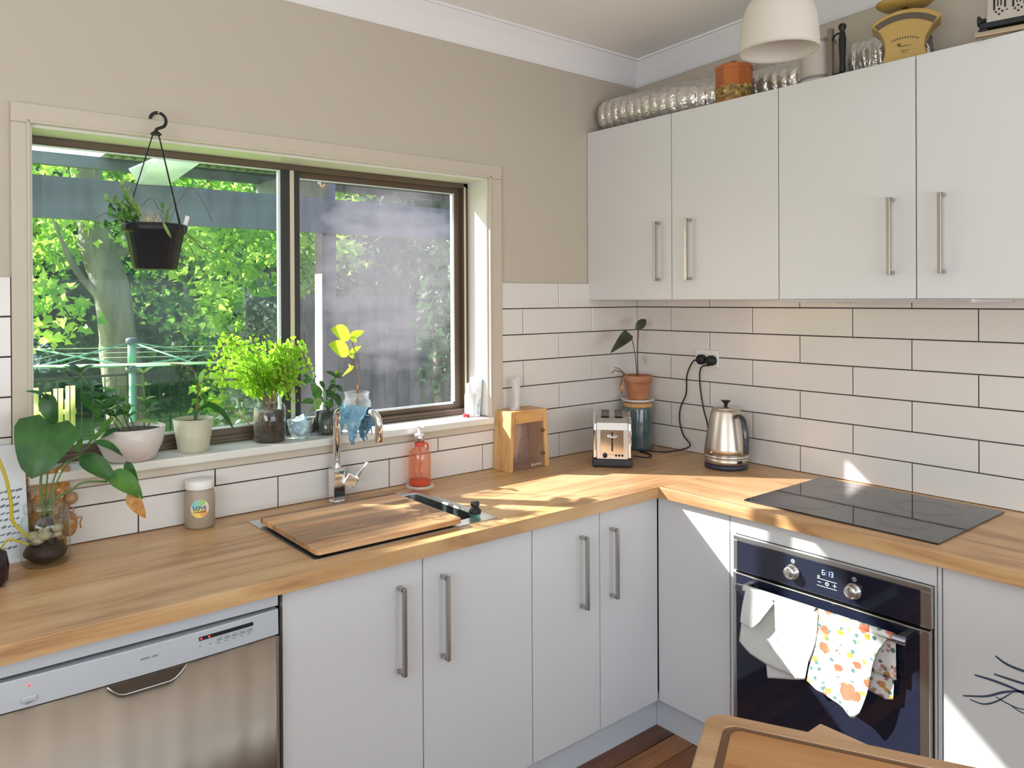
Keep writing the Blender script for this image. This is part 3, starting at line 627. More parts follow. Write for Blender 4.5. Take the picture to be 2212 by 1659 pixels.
# decal: flat brush-like strokes, like a leafless twig plant
M['ink'] = mat('decal_ink', (.045, .065, .115), .55)
def stroke(g, pts, w0):
    P = smooth_path([(p[0], p[1], 0) for p in pts], 6); n = len(P); vs = []
    for i, p in enumerate(P):
        tt = (P[min(i+1, n-1)]-P[max(i-1, 0)]).normalized(); q = i/(n-1); w_ = w0*(.35+.65*math.sin(PI*min(1, .15+q*.75))); s = Vector((-tt.y, tt.x, 0))*w_/2
        for r in (p+s, p-s): vs.append((-DC-.0007, r.x, r.y))
    g.add(vs, [(2*i, 2*i+1, 2*i+3, 2*i+2) for i in range(n-1)])
def dz(u, v): 
    return u, v
g = G()
S = [[(-0.5810, -1.6387, 0.6633), (-0.5810, -1.6638, 0.6516), (-0.5810, -1.7000, 0.6480), (-0.5810, -1.7455, 0.6517)], [(-0.5810, -1.5919, 0.5977), (-0.5810, -1.6334, 0.5995), (-0.5810, -1.6834, 0.5959), (-0.5810, -1.7360, 0.5831)],
     [(-0.5810, -1.6355, 0.6166), (-0.5810, -1.6686, 0.6165), (-0.5810, -1.7000, 0.6172), (-0.5810, -1.7455, 0.6204)], [(-0.5810, -1.5651, 0.5335), (-0.5810, -1.6179, 0.5535), (-0.5810, -1.6586, 0.5803), (-0.5810, -1.7028, 0.5990), (-0.5810, -1.7454, 0.6093)],
     [(-0.5810, -1.5811, 0.5304), (-0.5810, -1.6127, 0.5314), (-0.5810, -1.6434, 0.5521), (-0.5810, -1.6735, 0.5839)], [(-0.5810, -1.6384, 0.5606), (-0.5810, -1.6635, 0.5545), (-0.5810, -1.6882, 0.5521), (-0.5810, -1.7360, 0.5607)], [(-0.5810, -1.6734, 0.5517), (-0.5810, -1.6930, 0.5449), (-0.5810, -1.7218, 0.5435)]]
for i, s_ in enumerate(S): stroke(g, [(p[1], p[2]) for p in s_], (.0065, .0065, .006, .0055, .004, .003, .003)[i])
obj('plant_decal', g, 'ink', dr, label='dark blue line drawing of bare fronds', recalc=False)

# ------------------------------------------------------------------ worktop with sink cut-out
SX0, SX1, SY0, SY1 = -1.908, -1.298, -.546, -.106           # sink rim outside
hx0, hx1, hy0, hy1 = SX0+.012, SX1-.012, SY0+.012, SY1-.012
t = thing('worktop', 'L-shaped oak-look worktop wrapping the kitchen corner', 'worktop', (-1.5, -.3, TZ))
g = G()
def slab(xs, ys, hole):
    """flat slab with a rectangular hole, one closed mesh"""
    n = len(xs); z = (TZ, .9); idx = {}; vs = []
    for k in (0, 1):
        for j, y in enumerate(ys):
            for i, x in enumerate(xs): idx[i, j, k] = len(vs); vs.append((x, y, z[k]))
    cell = {(i, j) for i in range(len(xs)-1) for j in range(len(ys)-1)}-hole; fs = []
    for (i, j) in cell:
        fs.append((idx[i,j,1], idx[i+1,j,1], idx[i+1,j+1,1], idx[i,j+1,1])); fs.append((idx[i,j,0], idx[i,j+1,0], idx[i+1,j+1,0], idx[i+1,j,0]))
        for (di, dj, a, b) in ((-1,0,(0,1),(0,0)), (1,0,(1,0),(1,1)), (0,-1,(0,0),(1,0)), (0,1,(1,1),(0,1))):
            if (i+di, j+dj) not in cell:
                p, q = (i+a[0], j+a[1]), (i+b[0], j+b[1]); fs.append((idx[p[0],p[1],0], idx[q[0],q[1],0], idx[q[0],q[1],1], idx[p[0],p[1],1]))
    return vs, fs
vs, fs = slab([-2.66, hx0, hx1, -.0], [-D, hy0, hy1, 0], {(1, 1)})
g.add(vs, fs); obj('worktop_section', g, 'top', t, bevel=.0015)
g = G(); vs, fs = slab([-D, -.5385, -.0625, 0], [-2.12, -1.4855, -.9175, -D-.0005], {(1, 1)}); g.add(vs, fs); obj('worktop_section', g, 'top2', t, bevel=.0015)

# ------------------------------------------------------------------ sink
t = thing('kitchen_sink', 'rectangular inset steel sink half covered by a wooden board', 'sink', (-1.59, -.33, .72))
g = G(); bx0, bx1, by0, by1, bz = SX0+.035, SX1-.024, SY0+.046, SY1-.028, .735
def rrect(x0, y0, x1, y1, r, z, n=5):
    out = []
    for cx, cy, a in ((x1-r, y1-r, 0), (x0+r, y1-r, PI/2), (x0+r, y0+r, PI), (x1-r, y0+r, 1.5*PI)):
        out += [(cx+r*math.cos(a+PI/2*i/n), cy+r*math.sin(a+PI/2*i/n), z) for i in range(n+1)]
    return out
rings = [rrect(SX0, SY0, SX1, SY1, .006, .9003), rrect(SX0, SY0, SX1, SY1, .006, .9022), rrect(bx0, by0, bx1, by1, .022, .9026), rrect(bx0+.003, by0+.003, bx1-.003, by1-.003, .022, .897), rrect(bx0+.008, by0+.008, bx1-.008, by1-.008, .03, bz+.01), rrect(bx0+.04, by0+.04, bx1-.04, by1-.04, .03, bz)]
n = len(rings[0]); vs = sum(rings, []); fs = [(j*n+i, j*n+(i+1) % n, (j+1)*n+(i+1) % n, (j+1)*n+i) for j in range(5) for i in range(n)]+[tuple(5*n+i for i in range(n))]
g.add(vs, fs, False); obj('basin', g, 'sink', t)
g = G(); g.lathe([(.0, .001), (.03, .001), (.034, .003), (.045, .004), (.047, .0015)], (-1.59, -.33, bz), 24); obj('drain', g, 'chrome', t)
# board over the sink
M['board'] = wood('acacia_board', (.52, .27, .12), (.80, .55, .32), 'x', 1.0, .42, dark=(.36, .16, .065), boards=('y', .038))
M['boardedge'] = M['board']
t = thing('chopping_board', 'long-stave wooden board laid over the sink', 'chopping board', (-1.66, -.34, .903), -0.012)
g = G(); pts = rrect(-.238, -.208, .226, .175, .012, 0, 4)
g.prism([(p[0], p[1]) for p in pts], 'z', .0065, .0225); obj('board_body', g, 'board', t, bevel=.002)
g = G()
for x, y in ((-.21,-.17), (.21,-.17), (.21,.15), (-.21,.15)): g = G(); g.lathe([(.008, -.0003), (.008, .0067)], (x, y, 0), 12); obj('rubber_foot', g, 'rubber', t)
# stopper / brush knob at the sink corner
M['teal'] = thin_glass('teal_glass', (.55, .90, .80), dirt=.15, dirtcol=(.4,.8,.7))
t = thing('bottle_stopper', 'small dark round-topped stopper pot on the front corner of the sink', 'stopper', (-1.352, -.515, .903))
c = (-1.352, -.503, .903)
g = G(); g.lathe([(.012, 0), (.016, .003), (.0165, .008), (.017, .012)], c, 20); obj('foot', g, 'teal', t)
g = G(); g.lathe([(.0165, .011), (.0185, .013), (.019, .020), (.014, .026), (.011, .030), (.010, .033)], c, 20); obj('collar', g, 'black', t)
g = G(); g.lathe([(.009, .031), (.0135, .036), (.0145, .041), (.013, .046), (.0075, .049), (0, .049)], c, 20); obj('knob', g, mat('smoked_knob', (.05, .045, .045), .08, .6), t)

# ------------------------------------------------------------------ tap
t = thing('kitchen_tap', 'chrome swan-neck mixer tap rising behind the sink', 'tap', (-1.584, -.052, .9))
fx, fy = -1.584, -.055
g = G(); g.lathe([(.027, 0), (.027, .006), (.023, .008)], (fx, fy, .9), 24); g.box(fx-.021, fy-.021, .906, fx+.021, fy+.021, 1.008); obj('body', g, 'chrome', t, bevel=.004)
sd = Vector((.045, -.195, 0)).normalized(); A_ = Vector((fx, fy, 1.0)); top = 1.208; r = .035
pts = [A_, Vector((fx, fy, top-r))]+arc(Vector((fx, fy, top-r))+sd*r, r, PI, PI/2, 7, sd)[1:]
B_ = Vector((fx, fy, top))+sd*(.200-r); pts += arc(B_-Vector((0, 0, r)), r, PI/2, 0, 7, sd); pts.append(Vector((fx, fy, 1.118))+sd*.200)
g = G(); g.tube(pts, .0125, 16); g.lathe([(.0145, 0), (.0145, .012), (.012, .014)], (fx, fy, 1.006), 20); obj('spout', g, 'chrome', t)
g = G(); m_ = Matrix.Translation((fx+.040, fy-.022, .968)) @ Matrix.Rotation(-.45, 4, 'Z') @ Matrix.Rotation(.55, 4, 'Y')
gg = G(); gg.box(-.021, -.021, -.020, .021, .021, .020); gg.xf(m_); g.add(gg.v, gg.f)
gg = G(); gg.hexa([(.004,-.007,.018),(.018,-.007,.018),(.018,.007,.018),(.004,.007,.018),(.012,-.006,.078),(.022,-.006,.078),(.022,.006,.078),(.012,.006,.078)]); gg.xf(m_); g.add(gg.v, gg.f)
obj('lever', g, 'chrome', t, bevel=.003)
# blue dishcloth over the spout
M['bluecloth'] = mat('blue_dishcloth', (.17, .40, .60), .85, vary=(28, (.42, .66, .80)), bump=(120, .8, .004), trans=.3)
S0 = Vector((fx, fy, top))+sd*.035; S1 = Vector((fx, fy, top))+sd*.160; nx = Vector((sd.y, -sd.x, 0))   # nx points toward -x side
def cloth_pt(u, v):
    p = S0.lerp(S1, u); s = (v-.5)*2; L_ = .095*(0.75+.35*math.sin(3+u*7+(2 if s > 0 else 0))+(.25 if s > 0 and u > .6 else 0)); a = abs(s); sg = 1 if s > 0 else -1
    if a < .16: th = a/.16*PI/2; q = p+nx*(-sg*math.sin(th)*.0165)+Vector((0, 0, math.cos(th)*.0165))
    else: k = (a-.16)/.84; q = p+nx*(-sg*(.0165+.012*k))+Vector((0, 0, -L_*k))+sd*((.5-u)*.055*k)
    w_ = Vector((u*9, v*7, 0)); f = .010*min(1, a*2.5)
    return q+nx*(-sg*abs(noise.noise(w_))*f*1.6)+sd*(noise.noise(w_*1.7+Vector((4, 2, 1)))*f)+Vector((0, 0, noise.noise(w_*2.1+Vector((9, 9, 3)))*f*.8))
g = G(); g.grid(cloth_pt, 34, 52); o = obj('dishcloth', g, 'bluecloth', solid=.0012); tag(o, 'crumpled pale blue dishcloth draped over the tap spout', 'cloth')

# ------------------------------------------------------------------ dishwasher
t = thing('dishwasher', 'freestanding steel dishwasher with a silver control strip, bottom left', 'dishwasher', (-2.328, -.3, 0))
a, b = -2.627, -2.029
g = G(); g.box(a, -.575, .125, b, -.03, .855); g.box(a, -.515, .01, b, -.03, .125); obj('body', g, 'gap', t)
g = G(); g.box(a, -.598, .832, b, -.575, .857); obj('lid_edge', g, 'dwpanel', t, bevel=.002)
g = G()                                                   # gently bowed control strip
def bow(x): q = (x-(a+b)/2)/((b-a)/2); return .010*(1-q*q)
n = 60; xs = [a+(b-a)*i/n for i in range(n+1)]; vs = []
for x in xs: vs += [(x, -.598-bow(x), .824), (x, -.600-bow(x), .764), (x, -.578, .764), (x, -.578, .824)]
g.add(vs, [(4*i+k, 4*i+4+k, 4*i+4+(k+1) % 4, 4*i+(k+1) % 4) for i in range(n) for k in range(4)]+[(0,1,2,3), tuple(4*n+k for k in (3,2,1,0))])
cp = obj('control_panel', g, 'dwpanel', t, bevel=.0015)
g = G(); vs = []; hA, hB = -2.413, -2.250
for x in xs:
    w_ = .0007*math.sin(x*52)+.0005*math.sin(x*97+1)
    vs += [(x, -.597-bow(x)-w_, .761), (x, -.597-bow(x)*.7-w_, .11), (x, -.578, .11), (x, -.578, .761)]
g.add(vs, [(4*i+k, 4*i+4+k, 4*i+4+(k+1) % 4, 4*i+(k+1) % 4) for i in range(n) for k in range(4)]+[(0,1,2,3), tuple(4*n+k for k in (3,2,1,0))], True)
dd = obj('door', g, 'dwdoor', t)
g = G(); g.box(b-.006, -.602, .11, b, -.578, .761); obj('edge_trim', g, 'steel', dd)
# grip: a lipped scoop under the control strip
M['recess'] = mat('grip_shadow_plastic', (.07, .05, .035), .5)
g = G(); N1 = n; n = 14; vs = []
for i in range(n+1):
    q = i/n; x = hA+(hB-hA)*q; dp = .026*(min(1, math.sin(PI*q)*1.9))**.8; y = -.598-bow(x)
    vs += [(x, y-.004, .7625), (x, y-.0035, .7625-dp), (x, y-.0005, .7625-dp-.001)]
g.add(vs, [(3*i+k, 3*i+3+k, 3*i+4+k, 3*i+1+k) for i in range(n) for k in range(2)]); obj('grip_recess', g, 'recess', dd, recalc=False)
g = G(); g.tube([(hA+(hB-hA)*i/n, -.6025-bow(hA+(hB-hA)*i/n), .7625-.026*(min(1, math.sin(PI*i/n)*1.9))**.8-.001) for i in range(n+1)], .0022, 6); obj('grip_lip', g, 'steel', dd)
def onp(x, z): return -.5992-bow(x)-(.824-z)/.06*.002
def label_bar(x0, z0, x1, z1, m, nm='marking', d=.0006):
    g = G(); g.hexa([(x0, onp(x0,z0)-d, z0), (x1, onp(x1,z0)-d, z0), (x1, onp(x1,z0)+.002, z0), (x0, onp(x0,z0)+.002, z0), (x0, onp(x0,z1)-d, z1), (x1, onp(x1,z1)-d, z1), (x1, onp(x1,z1)+.002, z1), (x0, onp(x0,z1)+.002, z1)])
    return obj(nm, g, m, cp)
label_bar(-2.221, .8035, -2.094, .8115, 'black', 'display_window', .0008)
M['led'] = mat('red_led', (.6, .02, .02), .4, emit=(1, .03, .03), estr=2.2)
for x in (-2.2165, -2.1985):
    g = G(); g.lathe([(.0024, 0), (.0016, .0008), (0, .001)], (0, 0, 0), 10); g.xf(Matrix.Translation((x, onp(x,.8075)-.0008, .8075)) @ Matrix.Rotation(PI/2, 4, 'X')); obj('indicator_light', g, 'led', cp)
g = G(); g.lathe([(.0022, 0), (.0015, .0008), (0, .001)], (0, 0, 0), 10); g.xf(Matrix.Translation((-2.553, onp(-2.553,.8065), .8065)) @ Matrix.Rotation(PI/2, 4, 'X')); obj('indicator_light', g, 'led', cp)
M['print'] = mat('grey_print', (.22, .25, .30), .6)
g = G()
for i in range(5):
    x = -2.181+i*.018
    for z, w_, h_ in ((.7975, .012, .0011), (.7925, .013, .0026), (.7868, .008, .0018)):
        y = onp(x, z)-.0003; g.add([(x, y, z), (x+w_, y, z), (x+w_, y, z+h_), (x, y, z+h_)], [(0,1,2,3)])
for x, w_ in ((-2.199, .005), (-2.221, .004)):
    y = onp(x, .788)-.0003; g.add([(x, y, .790), (x+w_, y, .790), (x+w_, y, .7925), (x, y, .7925)], [(0,1,2,3)])
for x, w_ in ((-2.346, .018), (-2.322, .012)):
    y = onp(x, .797)-.0003; g.add([(x, y, .797), (x+w_, y, .797), (x+w_, y, .8005), (x, y, .8005)], [(0,1,2,3)])
obj('button_print', g, 'print', cp, recalc=False)
g = G(); g.box(-2.567, onp(-2.56,.78)-.0045, .7765, -2.540, onp(-2.56,.78)+.002, .787); obj('power_button', g, 'dwpanel', cp, bevel=.002)
g = G(); y = onp(-2.55, .773)-.0003
for z, w_ in ((.7735, .012), (.7712, .008)): g.add([(-2.559, y, z), (-2.559+w_, y, z), (-2.559+w_, y, z+.001), (-2.559, y, z+.001)], [(0,1,2,3)])
obj('button_print', g, 'print', cp, recalc=False)

# ------------------------------------------------------------------ hob
t = thing('induction_hob', 'black glass induction hob set in the worktop above the oven', 'hob', (-.30, -1.2015, .9))
g = G(); g.prism([(p[0], p[1]) for p in rrect(-.549, -1.496, -.052, -.907, .004, 0, 3)], 'z', .9004, .9052); obj('glass_top', g, 'hob', t, bevel=.001)
M['hobring'] = mat('hob_print', (.06, .055, .06), .2)
def ring(cx, cy, r, w_, z):
    g = G(); n = 48; vs = []
    for i in range(n): a = 2*PI*i/n; vs += [(cx+r*math.cos(a), cy+r*math.sin(a), z), (cx+(r+w_)*math.cos(a), cy+(r+w_)*math.sin(a), z)]
    g.add(vs, [(2*i, 2*i+1, (2*i+3) % (2*n), (2*i+2) % (2*n)) for i in range(n)]); return g
for cx, cy, r in ((-.42, -1.05, .088), (-.19, -1.06, .068), (-.20, -1.33, .088), (-.42, -1.35, .070)):
    g = ring(cx, cy, r, .003, .90535); q = ring(cx, cy, r-.012, .0012, .90535); g.add(q.v, q.f); obj('cooking_zone', g, 'hobring', t, recalc=False)
g = G(); g.box(-.5375, -1.4845, .865, -.0635, -.9185, .9003); obj('underbody', g, 'black', t)

# ------------------------------------------------------------------ oven
oy0, oy1 = -1.496, -.900; FX = -.600
t = thing('built_in_oven', 'black glass built-in oven with steel frame and two dial knobs', 'oven', (-.3, -1.198, .14))
g = G(); g.box(-.566, oy0+.018, .205, -.03, oy1-.018, .79); obj('body', g, 'gap', t)
g = G(); g.box(FX+.004, oy0, .782, -.5805, oy1, .797); g.box(FX+.004, oy1-.014, .685, -.5805, oy1, .782); g.box(FX+.004, oy0, .685, -.5805, oy0+.028, .782); fr = obj('steel_frame', g, 'steel', t, bevel=.001)
g = G(); g.box(FX+.002, oy0+.028, .687, -.5805, oy1-.014, .782); pn = obj('control_panel', g, 'ovenglass', t, bevel=.001)
g = G(); g.box(FX-.002, oy0+.026, .2, -.5805, oy1-.014, .676); dr = obj('oven_door', g, 'ovenglass', t, bevel=.002)
g = G(); g.box(FX-.004, oy0+.002, .2, -.5805, oy0+.026, .678); g.box(FX-.002, oy1-.014, .2, -.5805, oy1-.002, .678); g.box(FX-.006, oy0+.002, .6765, -.5805, oy1-.002, .681); obj('door_trim', g, 'steel', dr, bevel=.001)
g = G(); g.box(FX+.006, oy0, .140, -.5805, oy1, .198); obj('lower_grille', g, 'steel', t, bevel=.001)
# towel rail handle
hz, hxp = .652, -.645
g = G(); g.tube([(hxp, -.945, hz), (hxp, -1.452, hz)], .011, 16); hd = obj('door_handle', g, mat('dark_steel', (.28, .27, .30), .3, 1.0), dr)
for y in (-.965, -1.435): 
    g = G(); g.box(hxp-.006, y-.009, hz-.008, FX-.001, y+.009, hz+.008); obj('handle_bracket', g, 'steel', dr, bevel=.002)
for y, z in ((-1.1055, .7330), (-1.2911, .7286)):
    g = G(); g.lathe([(.0225, 0), (.0225, .003), (.0195, .004), (.0185, .021), (.0165, .0235), (0, .0235)], (0, 0, 0), 36)
    g.box(-.0035, -.016, .022, .0035, .016, .0265)
    g.xf(Matrix.Translation((FX+.002, y, z)) @ Matrix.Rotation(-PI/2, 4, 'Y') @ Matrix.Rotation(PI/2+.12, 4, 'Z')); obj('dial_knob', g, 'steel', pn)
M['blue'] = mat('blue_digits', (.1, .2, .9), .4, emit=(.28, .42, 1), estr=3.2); M['iconw'] = mat('panel_print', (.62, .68, .66), .5)
# seven-segment clock 6:13, read from the room side (its x axis runs toward -y)
def seg_digits(chars, y0, z0, s, m, parent):
    g = G(); on = {'6': 'acdefg', '1': 'bc', '3': 'abcdg'}; y = y0
    def rb(a, b, c, d): g.add([(FX+.0013, y-a*s, z0+b*s), (FX+.0013, y-c*s, z0+b*s), (FX+.0013, y-c*s, z0+d*s), (FX+.0013, y-a*s, z0+d*s)], [(0,1,2,3)])
    for ch in chars:
        if ch == ':': rb(.05, .38, .22, .55); rb(.05, 1.15, .22, 1.32); y -= .45*s; continue
        for q in on[ch]:
            {'a': lambda: rb(.1, 1.66, .9, 1.82), 'd': lambda: rb(.1, 0, .9, .16), 'g': lambda: rb(.1, .83, .9, .99), 'f': lambda: rb(0, .95, .17, 1.75), 'e': lambda: rb(0, .08, .17, .88), 'b': lambda: rb(.83, .95, 1, 1.75), 'c': lambda: rb(.83, .08, 1, .88)}[q]()
        y -= (1.35 if ch != '1' else 1.3)*s
    return obj('clock_display', g, m, parent, recalc=False, label='blue digits reading 6:13')
seg_digits('6:13', -1.1985, .7500, .0082, 'blue', pn)
g = G()
def pb(y0, z0, y1, z1): g.add([(FX+.0014, y0, z0), (FX+.0014, y1, z0), (FX+.0014, y1, z1), (FX+.0014, y0, z1)], [(0,1,2,3)])
pb(-1.183, .7355, -1.243, .7368); pb(-1.183, .7150, -1.243, .7163); pb(-1.185, .7255, -1.196, .7268); pb(-1.231, .7255, -1.242, .7268); pb(-1.2358, .7205, -1.2372, .7318)
for r_, cy, cz in ((.0055, -1.2135, .7260), (.0035, -1.188, .7420)):
    n = 16; vs = []
    for i in range(n): a_ = 2*PI*i/n; vs += [(FX+.0014, cy+r_*math.cos(a_), cz+r_*math.sin(a_)), (FX+.0014, cy+r_*.55*math.cos(a_), cz+r_*.55*math.sin(a_))]
    g.add(vs, [(2*i, 2*i+1, (2*i+3) % (2*n), (2*i+2) % (2*n)) for i in range(n)])
for cy, cz in ((-1.107, .7655), (-1.2935, .7625)):
    n = 14; vs = []
    for i in range(n): a_ = 2*PI*i/n; vs += [(FX+.0014, cy+.0062*math.cos(a_), cz+.0062*math.sin(a_)), (FX+.0014, cy+.0048*math.cos(a_), cz+.0048*math.sin(a_))]
    g.add(vs, [(2*i, 2*i+1, (2*i+3) % (2*n), (2*i+2) % (2*n)) for i in range(n)])
    for dz_ in (-.0022, .0004, .003): pb(cy-.003, cz+dz_, cy+.003, cz+dz_+.0008)
obj('panel_symbols', g, 'iconw', pn, recalc=False)

# ------------------------------------------------------------------ tea towels on the oven rail
def poly_cloth(g, pts, x, bulge=.006, seed=0, n=26, edge=None):
    """cloth hanging in the plane x, outline pts = (y, z) ordered; gentle folds"""
    ys = [p[0] for p in pts]; y0, y1 = min(ys), max(ys)
    def span(y):
        zs = []
        for i in range(len(pts)):
            a, b = pts[i], pts[(i+1) % len(pts)]
            if abs(a[0]-b[0]) > 1e-9 and min(a[0], b[0])-1e-9 <= y <= max(a[0], b[0])+1e-9: zs.append(a[1]+(b[1]-a[1])*(y-a[0])/(b[0]-a[0]))
        return (min(zs), max(zs)) if zs else (0, 0)
    def fn(u, v):
        y = y0+(y1-y0)*(u*.998+.001); a, b = span(y); z = a+(b-a)*v; k = min(1, (b-z)/.08)
        w_ = noise.noise(Vector((y*16+seed, z*5, seed)))*1.4+.5*noise.noise(Vector((y*50, z*30, seed+3)))
        return (x-bulge*w_*k+(edge(y, z) if edge else 0), y, z)
    g.grid(fn, n, n)
def Q(u, v, x=-.648): return None
M['towelw'] = mat('white_towel', (.78, .79, .77), .9, bump=(300, .5, .002), trans=.15, sheen=.2)
def wrap(g, ya, yb, r=.0135, front=.0, back=.10):
    """the turn of the cloth over the rail, with a short tail behind"""
    def fn(u, v):
        y = ya+(yb-ya)*u
        if v < .4: th = PI*(v/.4); return (hxp-r*math.cos(th), y, hz+r*math.sin(th)-.0005)
        k = (v-.4)/.6; return (hxp+r+.004*k, y, hz-back*k)
    g.grid(fn, 10, 14)
g = G(); x_ = -.6595
def P2(p): return (p[1], p[2])
wrap(g, -.972, -1.205, back=.16)
left = [P2((-0.6590, -0.9865, 0.6659)), P2((-0.6590, -0.9716, 0.6006)), P2((-0.6590, -0.9648, 0.5504)), P2((-0.6590, -1.0069, 0.5426)), P2((-0.6590, -1.0307, 0.5691)), P2((-0.6590, -1.0820, 0.6460)), P2((-0.6590, -1.0437, 0.6683))]
right = [P2((-0.6590, -1.0820, 0.6460)), P2((-0.6590, -1.0833, 0.5863)), P2((-0.6590, -1.0860, 0.5187)), P2((-0.6590, -1.1069, 0.4899)), P2((-0.6590, -1.1508, 0.4429)), P2((-0.6590, -1.1767, 0.4487)), P2((-0.6590, -1.1868, 0.5026)), P2((-0.6590, -1.2080, 0.5601)), P2((-0.6590, -1.2180, 0.6210)), P2((-0.6590, -1.2195, 0.6575)), P2((-0.6590, -1.1225, 0.6654)), P2((-0.6590, -1.0851, 0.6666))]
back = [P2((-0.6320, -0.9690, 0.6076)), P2((-0.6320, -0.9489, 0.5352)), P2((-0.6320, -0.9420, 0.4739)), P2((-0.6320, -0.9814, 0.4481)), P2((-0.6320, -1.0371, 0.4338)), P2((-0.6320, -1.1060, 0.4313)), P2((-0.6320, -1.1575, 0.4371)), P2((-0.6320, -1.1966, 0.6094)), P2((-0.6320, -1.0918, 0.6311))]
tail = [P2((-0.6170, -1.0203, 0.4751)), P2((-0.6170, -1.0217, 0.4250)), P2((-0.6170, -1.0294, 0.3846)), P2((-0.6170, -1.0973, 0.4065)), P2((-0.6170, -1.1492, 0.4237)), P2((-0.6170, -1.1496, 0.5207))]
poly_cloth(g, left, x_, .004, 1); poly_cloth(g, right, x_, .005, 2); poly_cloth(g, back, -.630, .003, 3); poly_cloth(g, tail, -.6125, .002, 4, 12)
o = obj('tea_towel', g, 'towelw', solid=.0012); tag(o, 'plain white tea towel hanging at the left of the oven rail', 'towel')
# printed floral cloth: procedural blossoms, berries and sprigs
def floral():
    m = mat('floral_cotton', (.80, .79, .76), .9, bump=(300, .4, .002), trans=.12); n = m.node_tree.nodes; L = m.node_tree.links; b = n['Principled BSDF']
    tc = n.new('ShaderNodeTexCoord'); prev = None; base = (.80, .79, .76, 1)
    for sc, lo_, hi_, colr, off, dens in ((24, .40, .46, (.55, .13, .07, 1), 0, .50), (34, .37, .42, (.66, .30, .06, 1), 5, .42), (52, .38, .42, (.10, .20, .18, 1), 9, .55), (13, .38, .45, (.60, .16, .10, 1), 13, .74), (44, .34, .39, (.48, .20, .18, 1), 21, .45)):
        mp = n.new('ShaderNodeMapping'); mp.inputs['Location'].default_value = (off, off*.7, off*.3); L.new(tc.outputs['Object'], mp.inputs[0])
        v = n.new('ShaderNodeTexVoronoi'); v.inputs['Scale'].default_value = sc; L.new(mp.outputs[0], v.inputs['Vector'])
        nz = n.new('ShaderNodeTexNoise'); nz.inputs['Scale'].default_value = sc*4; L.new(mp.outputs[0], nz.inputs['Vector'])
        ad = n.new('ShaderNodeMath'); ad.operation = 'MULTIPLY_ADD'; L.new(nz.outputs['Fac'], ad.inputs[0]); ad.inputs[1].default_value = .35; L.new(v.outputs['Distance'], ad.inputs[2])
        r = n.new('ShaderNodeMapRange'); r.inputs[1].default_value = lo_+.1; r.inputs[2].default_value = hi_+.12; r.inputs[3].default_value = 1; r.inputs[4].default_value = 0; L.new(ad.outputs[0], r.inputs[0])
        sp = n.new('ShaderNodeSeparateColor'); L.new(v.outputs['Color'], sp.inputs[0]); gt = n.new('ShaderNodeMath'); gt.operation = 'GREATER_THAN'; gt.inputs[1].default_value = dens; L.new(sp.outputs[0], gt.inputs[0])
        mu = n.new('ShaderNodeMath'); mu.operation = 'MULTIPLY'; L.new(r.outputs[0], mu.inputs[0]); L.new(gt.outputs[0], mu.inputs[1])
        mx = n.new('ShaderNodeMix'); mx.data_type = 'RGBA'; L.new(mu.outputs[0], mx.inputs['Factor'])
        if prev: L.new(prev, mx.inputs['A'])
        else: mx.inputs['A'].default_value = base
        mx.inputs['B'].default_value = colr; prev = mx.outputs['Result']
    L.new(prev, b.inputs['Base Color']); return m
M['floral'] = floral()
g = G(); wrap(g, -1.212, -1.420, back=.12)
fr_ = [P2((-0.6590, -1.2195, 0.6508)), P2((-0.6590, -1.2179, 0.6103)), P2((-0.6590, -1.2108, 0.5543)), P2((-0.6590, -1.1910, 0.4934)), P2((-0.6590, -1.1838, 0.4501)), P2((-0.6590, -1.2145, 0.4353)), P2((-0.6590, -1.2487, 0.4289)), P2((-0.6590, -1.2886, 0.4164)), P2((-0.6590, -1.3158, 0.3941)), P2((-0.6590, -1.3364, 0.4195)), P2((-0.6590, -1.3555, 0.4783)), P2((-0.6590, -1.3707, 0.5602)), P2((-0.6590, -1.3819, 0.6022)), P2((-0.6590, -1.4099, 0.6495)), P2((-0.6590, -1.3155, 0.6545))]
bk = [P2((-0.6220, -1.3488, 0.5925)), P2((-0.6220, -1.3486, 0.5280)), P2((-0.6220, -1.3382, 0.4750)), P2((-0.6220, -1.3672, 0.4710)), P2((-0.6220, -1.3882, 0.4668)), P2((-0.6220, -1.4101, 0.4731)), P2((-0.6220, -1.4114, 0.5139)), P2((-0.6220, -1.4069, 0.6130)), P2((-0.6220, -1.3800, 0.6163))]
poly_cloth(g, fr_, x_, .006, 7, 30); poly_cloth(g, bk, -.622, .004, 9)
o = obj('tea_towel', g, 'floral', solid=.0012); tag(o, 'floral printed tea towel hanging right of the white one on the oven rail', 'towel')

# ------------------------------------------------------------------ wall cabinets
U, UB, UT = .329, 1.5617, 2.2915
def wall_unit(label, ys, hs):
    t = thing('wall_cabinet', label, 'cabinet', (-.16, (ys[0]+ys[-1])/2, UB), group='white wall cabinets above the hob side')
    g = G(); a, b = ys[0]-.001, ys[-1]+.001
    g.box(-.309, b, UB, -.001, a, UB+.016); g.box(-.309, b, UT-.018, -.001, a, UT-.002); g.box(-.309, a-.016, UB, -.001, a, UT-.002); g.box(-.309, b, UB, -.001, b+.016, UT-.002); g.box(-.305, b+.016, UB+.016, -.300, a-.016, UT-.018)
    obj('carcass', g, 'cabin', t)
    for (p, q), h in zip(zip(ys[:-1], ys[1:]), hs):
        g = G(); g.box(-U, q+.0018, UB, -.311, p-.0018, UT); d = obj('door', g, 'cab', t, bevel=.0012); bar_handle(d, 'y', h, U, 1.636, 1.871)
wall_unit('left white wall cabinet in the corner by the window wall', [-.001, -.453, -.9067], [-.3925, -.542])
wall_unit('right white wall cabinet above the slim range hood and the hob', [-.9067, -1.353, -1.808], [-1.286, -1.429])
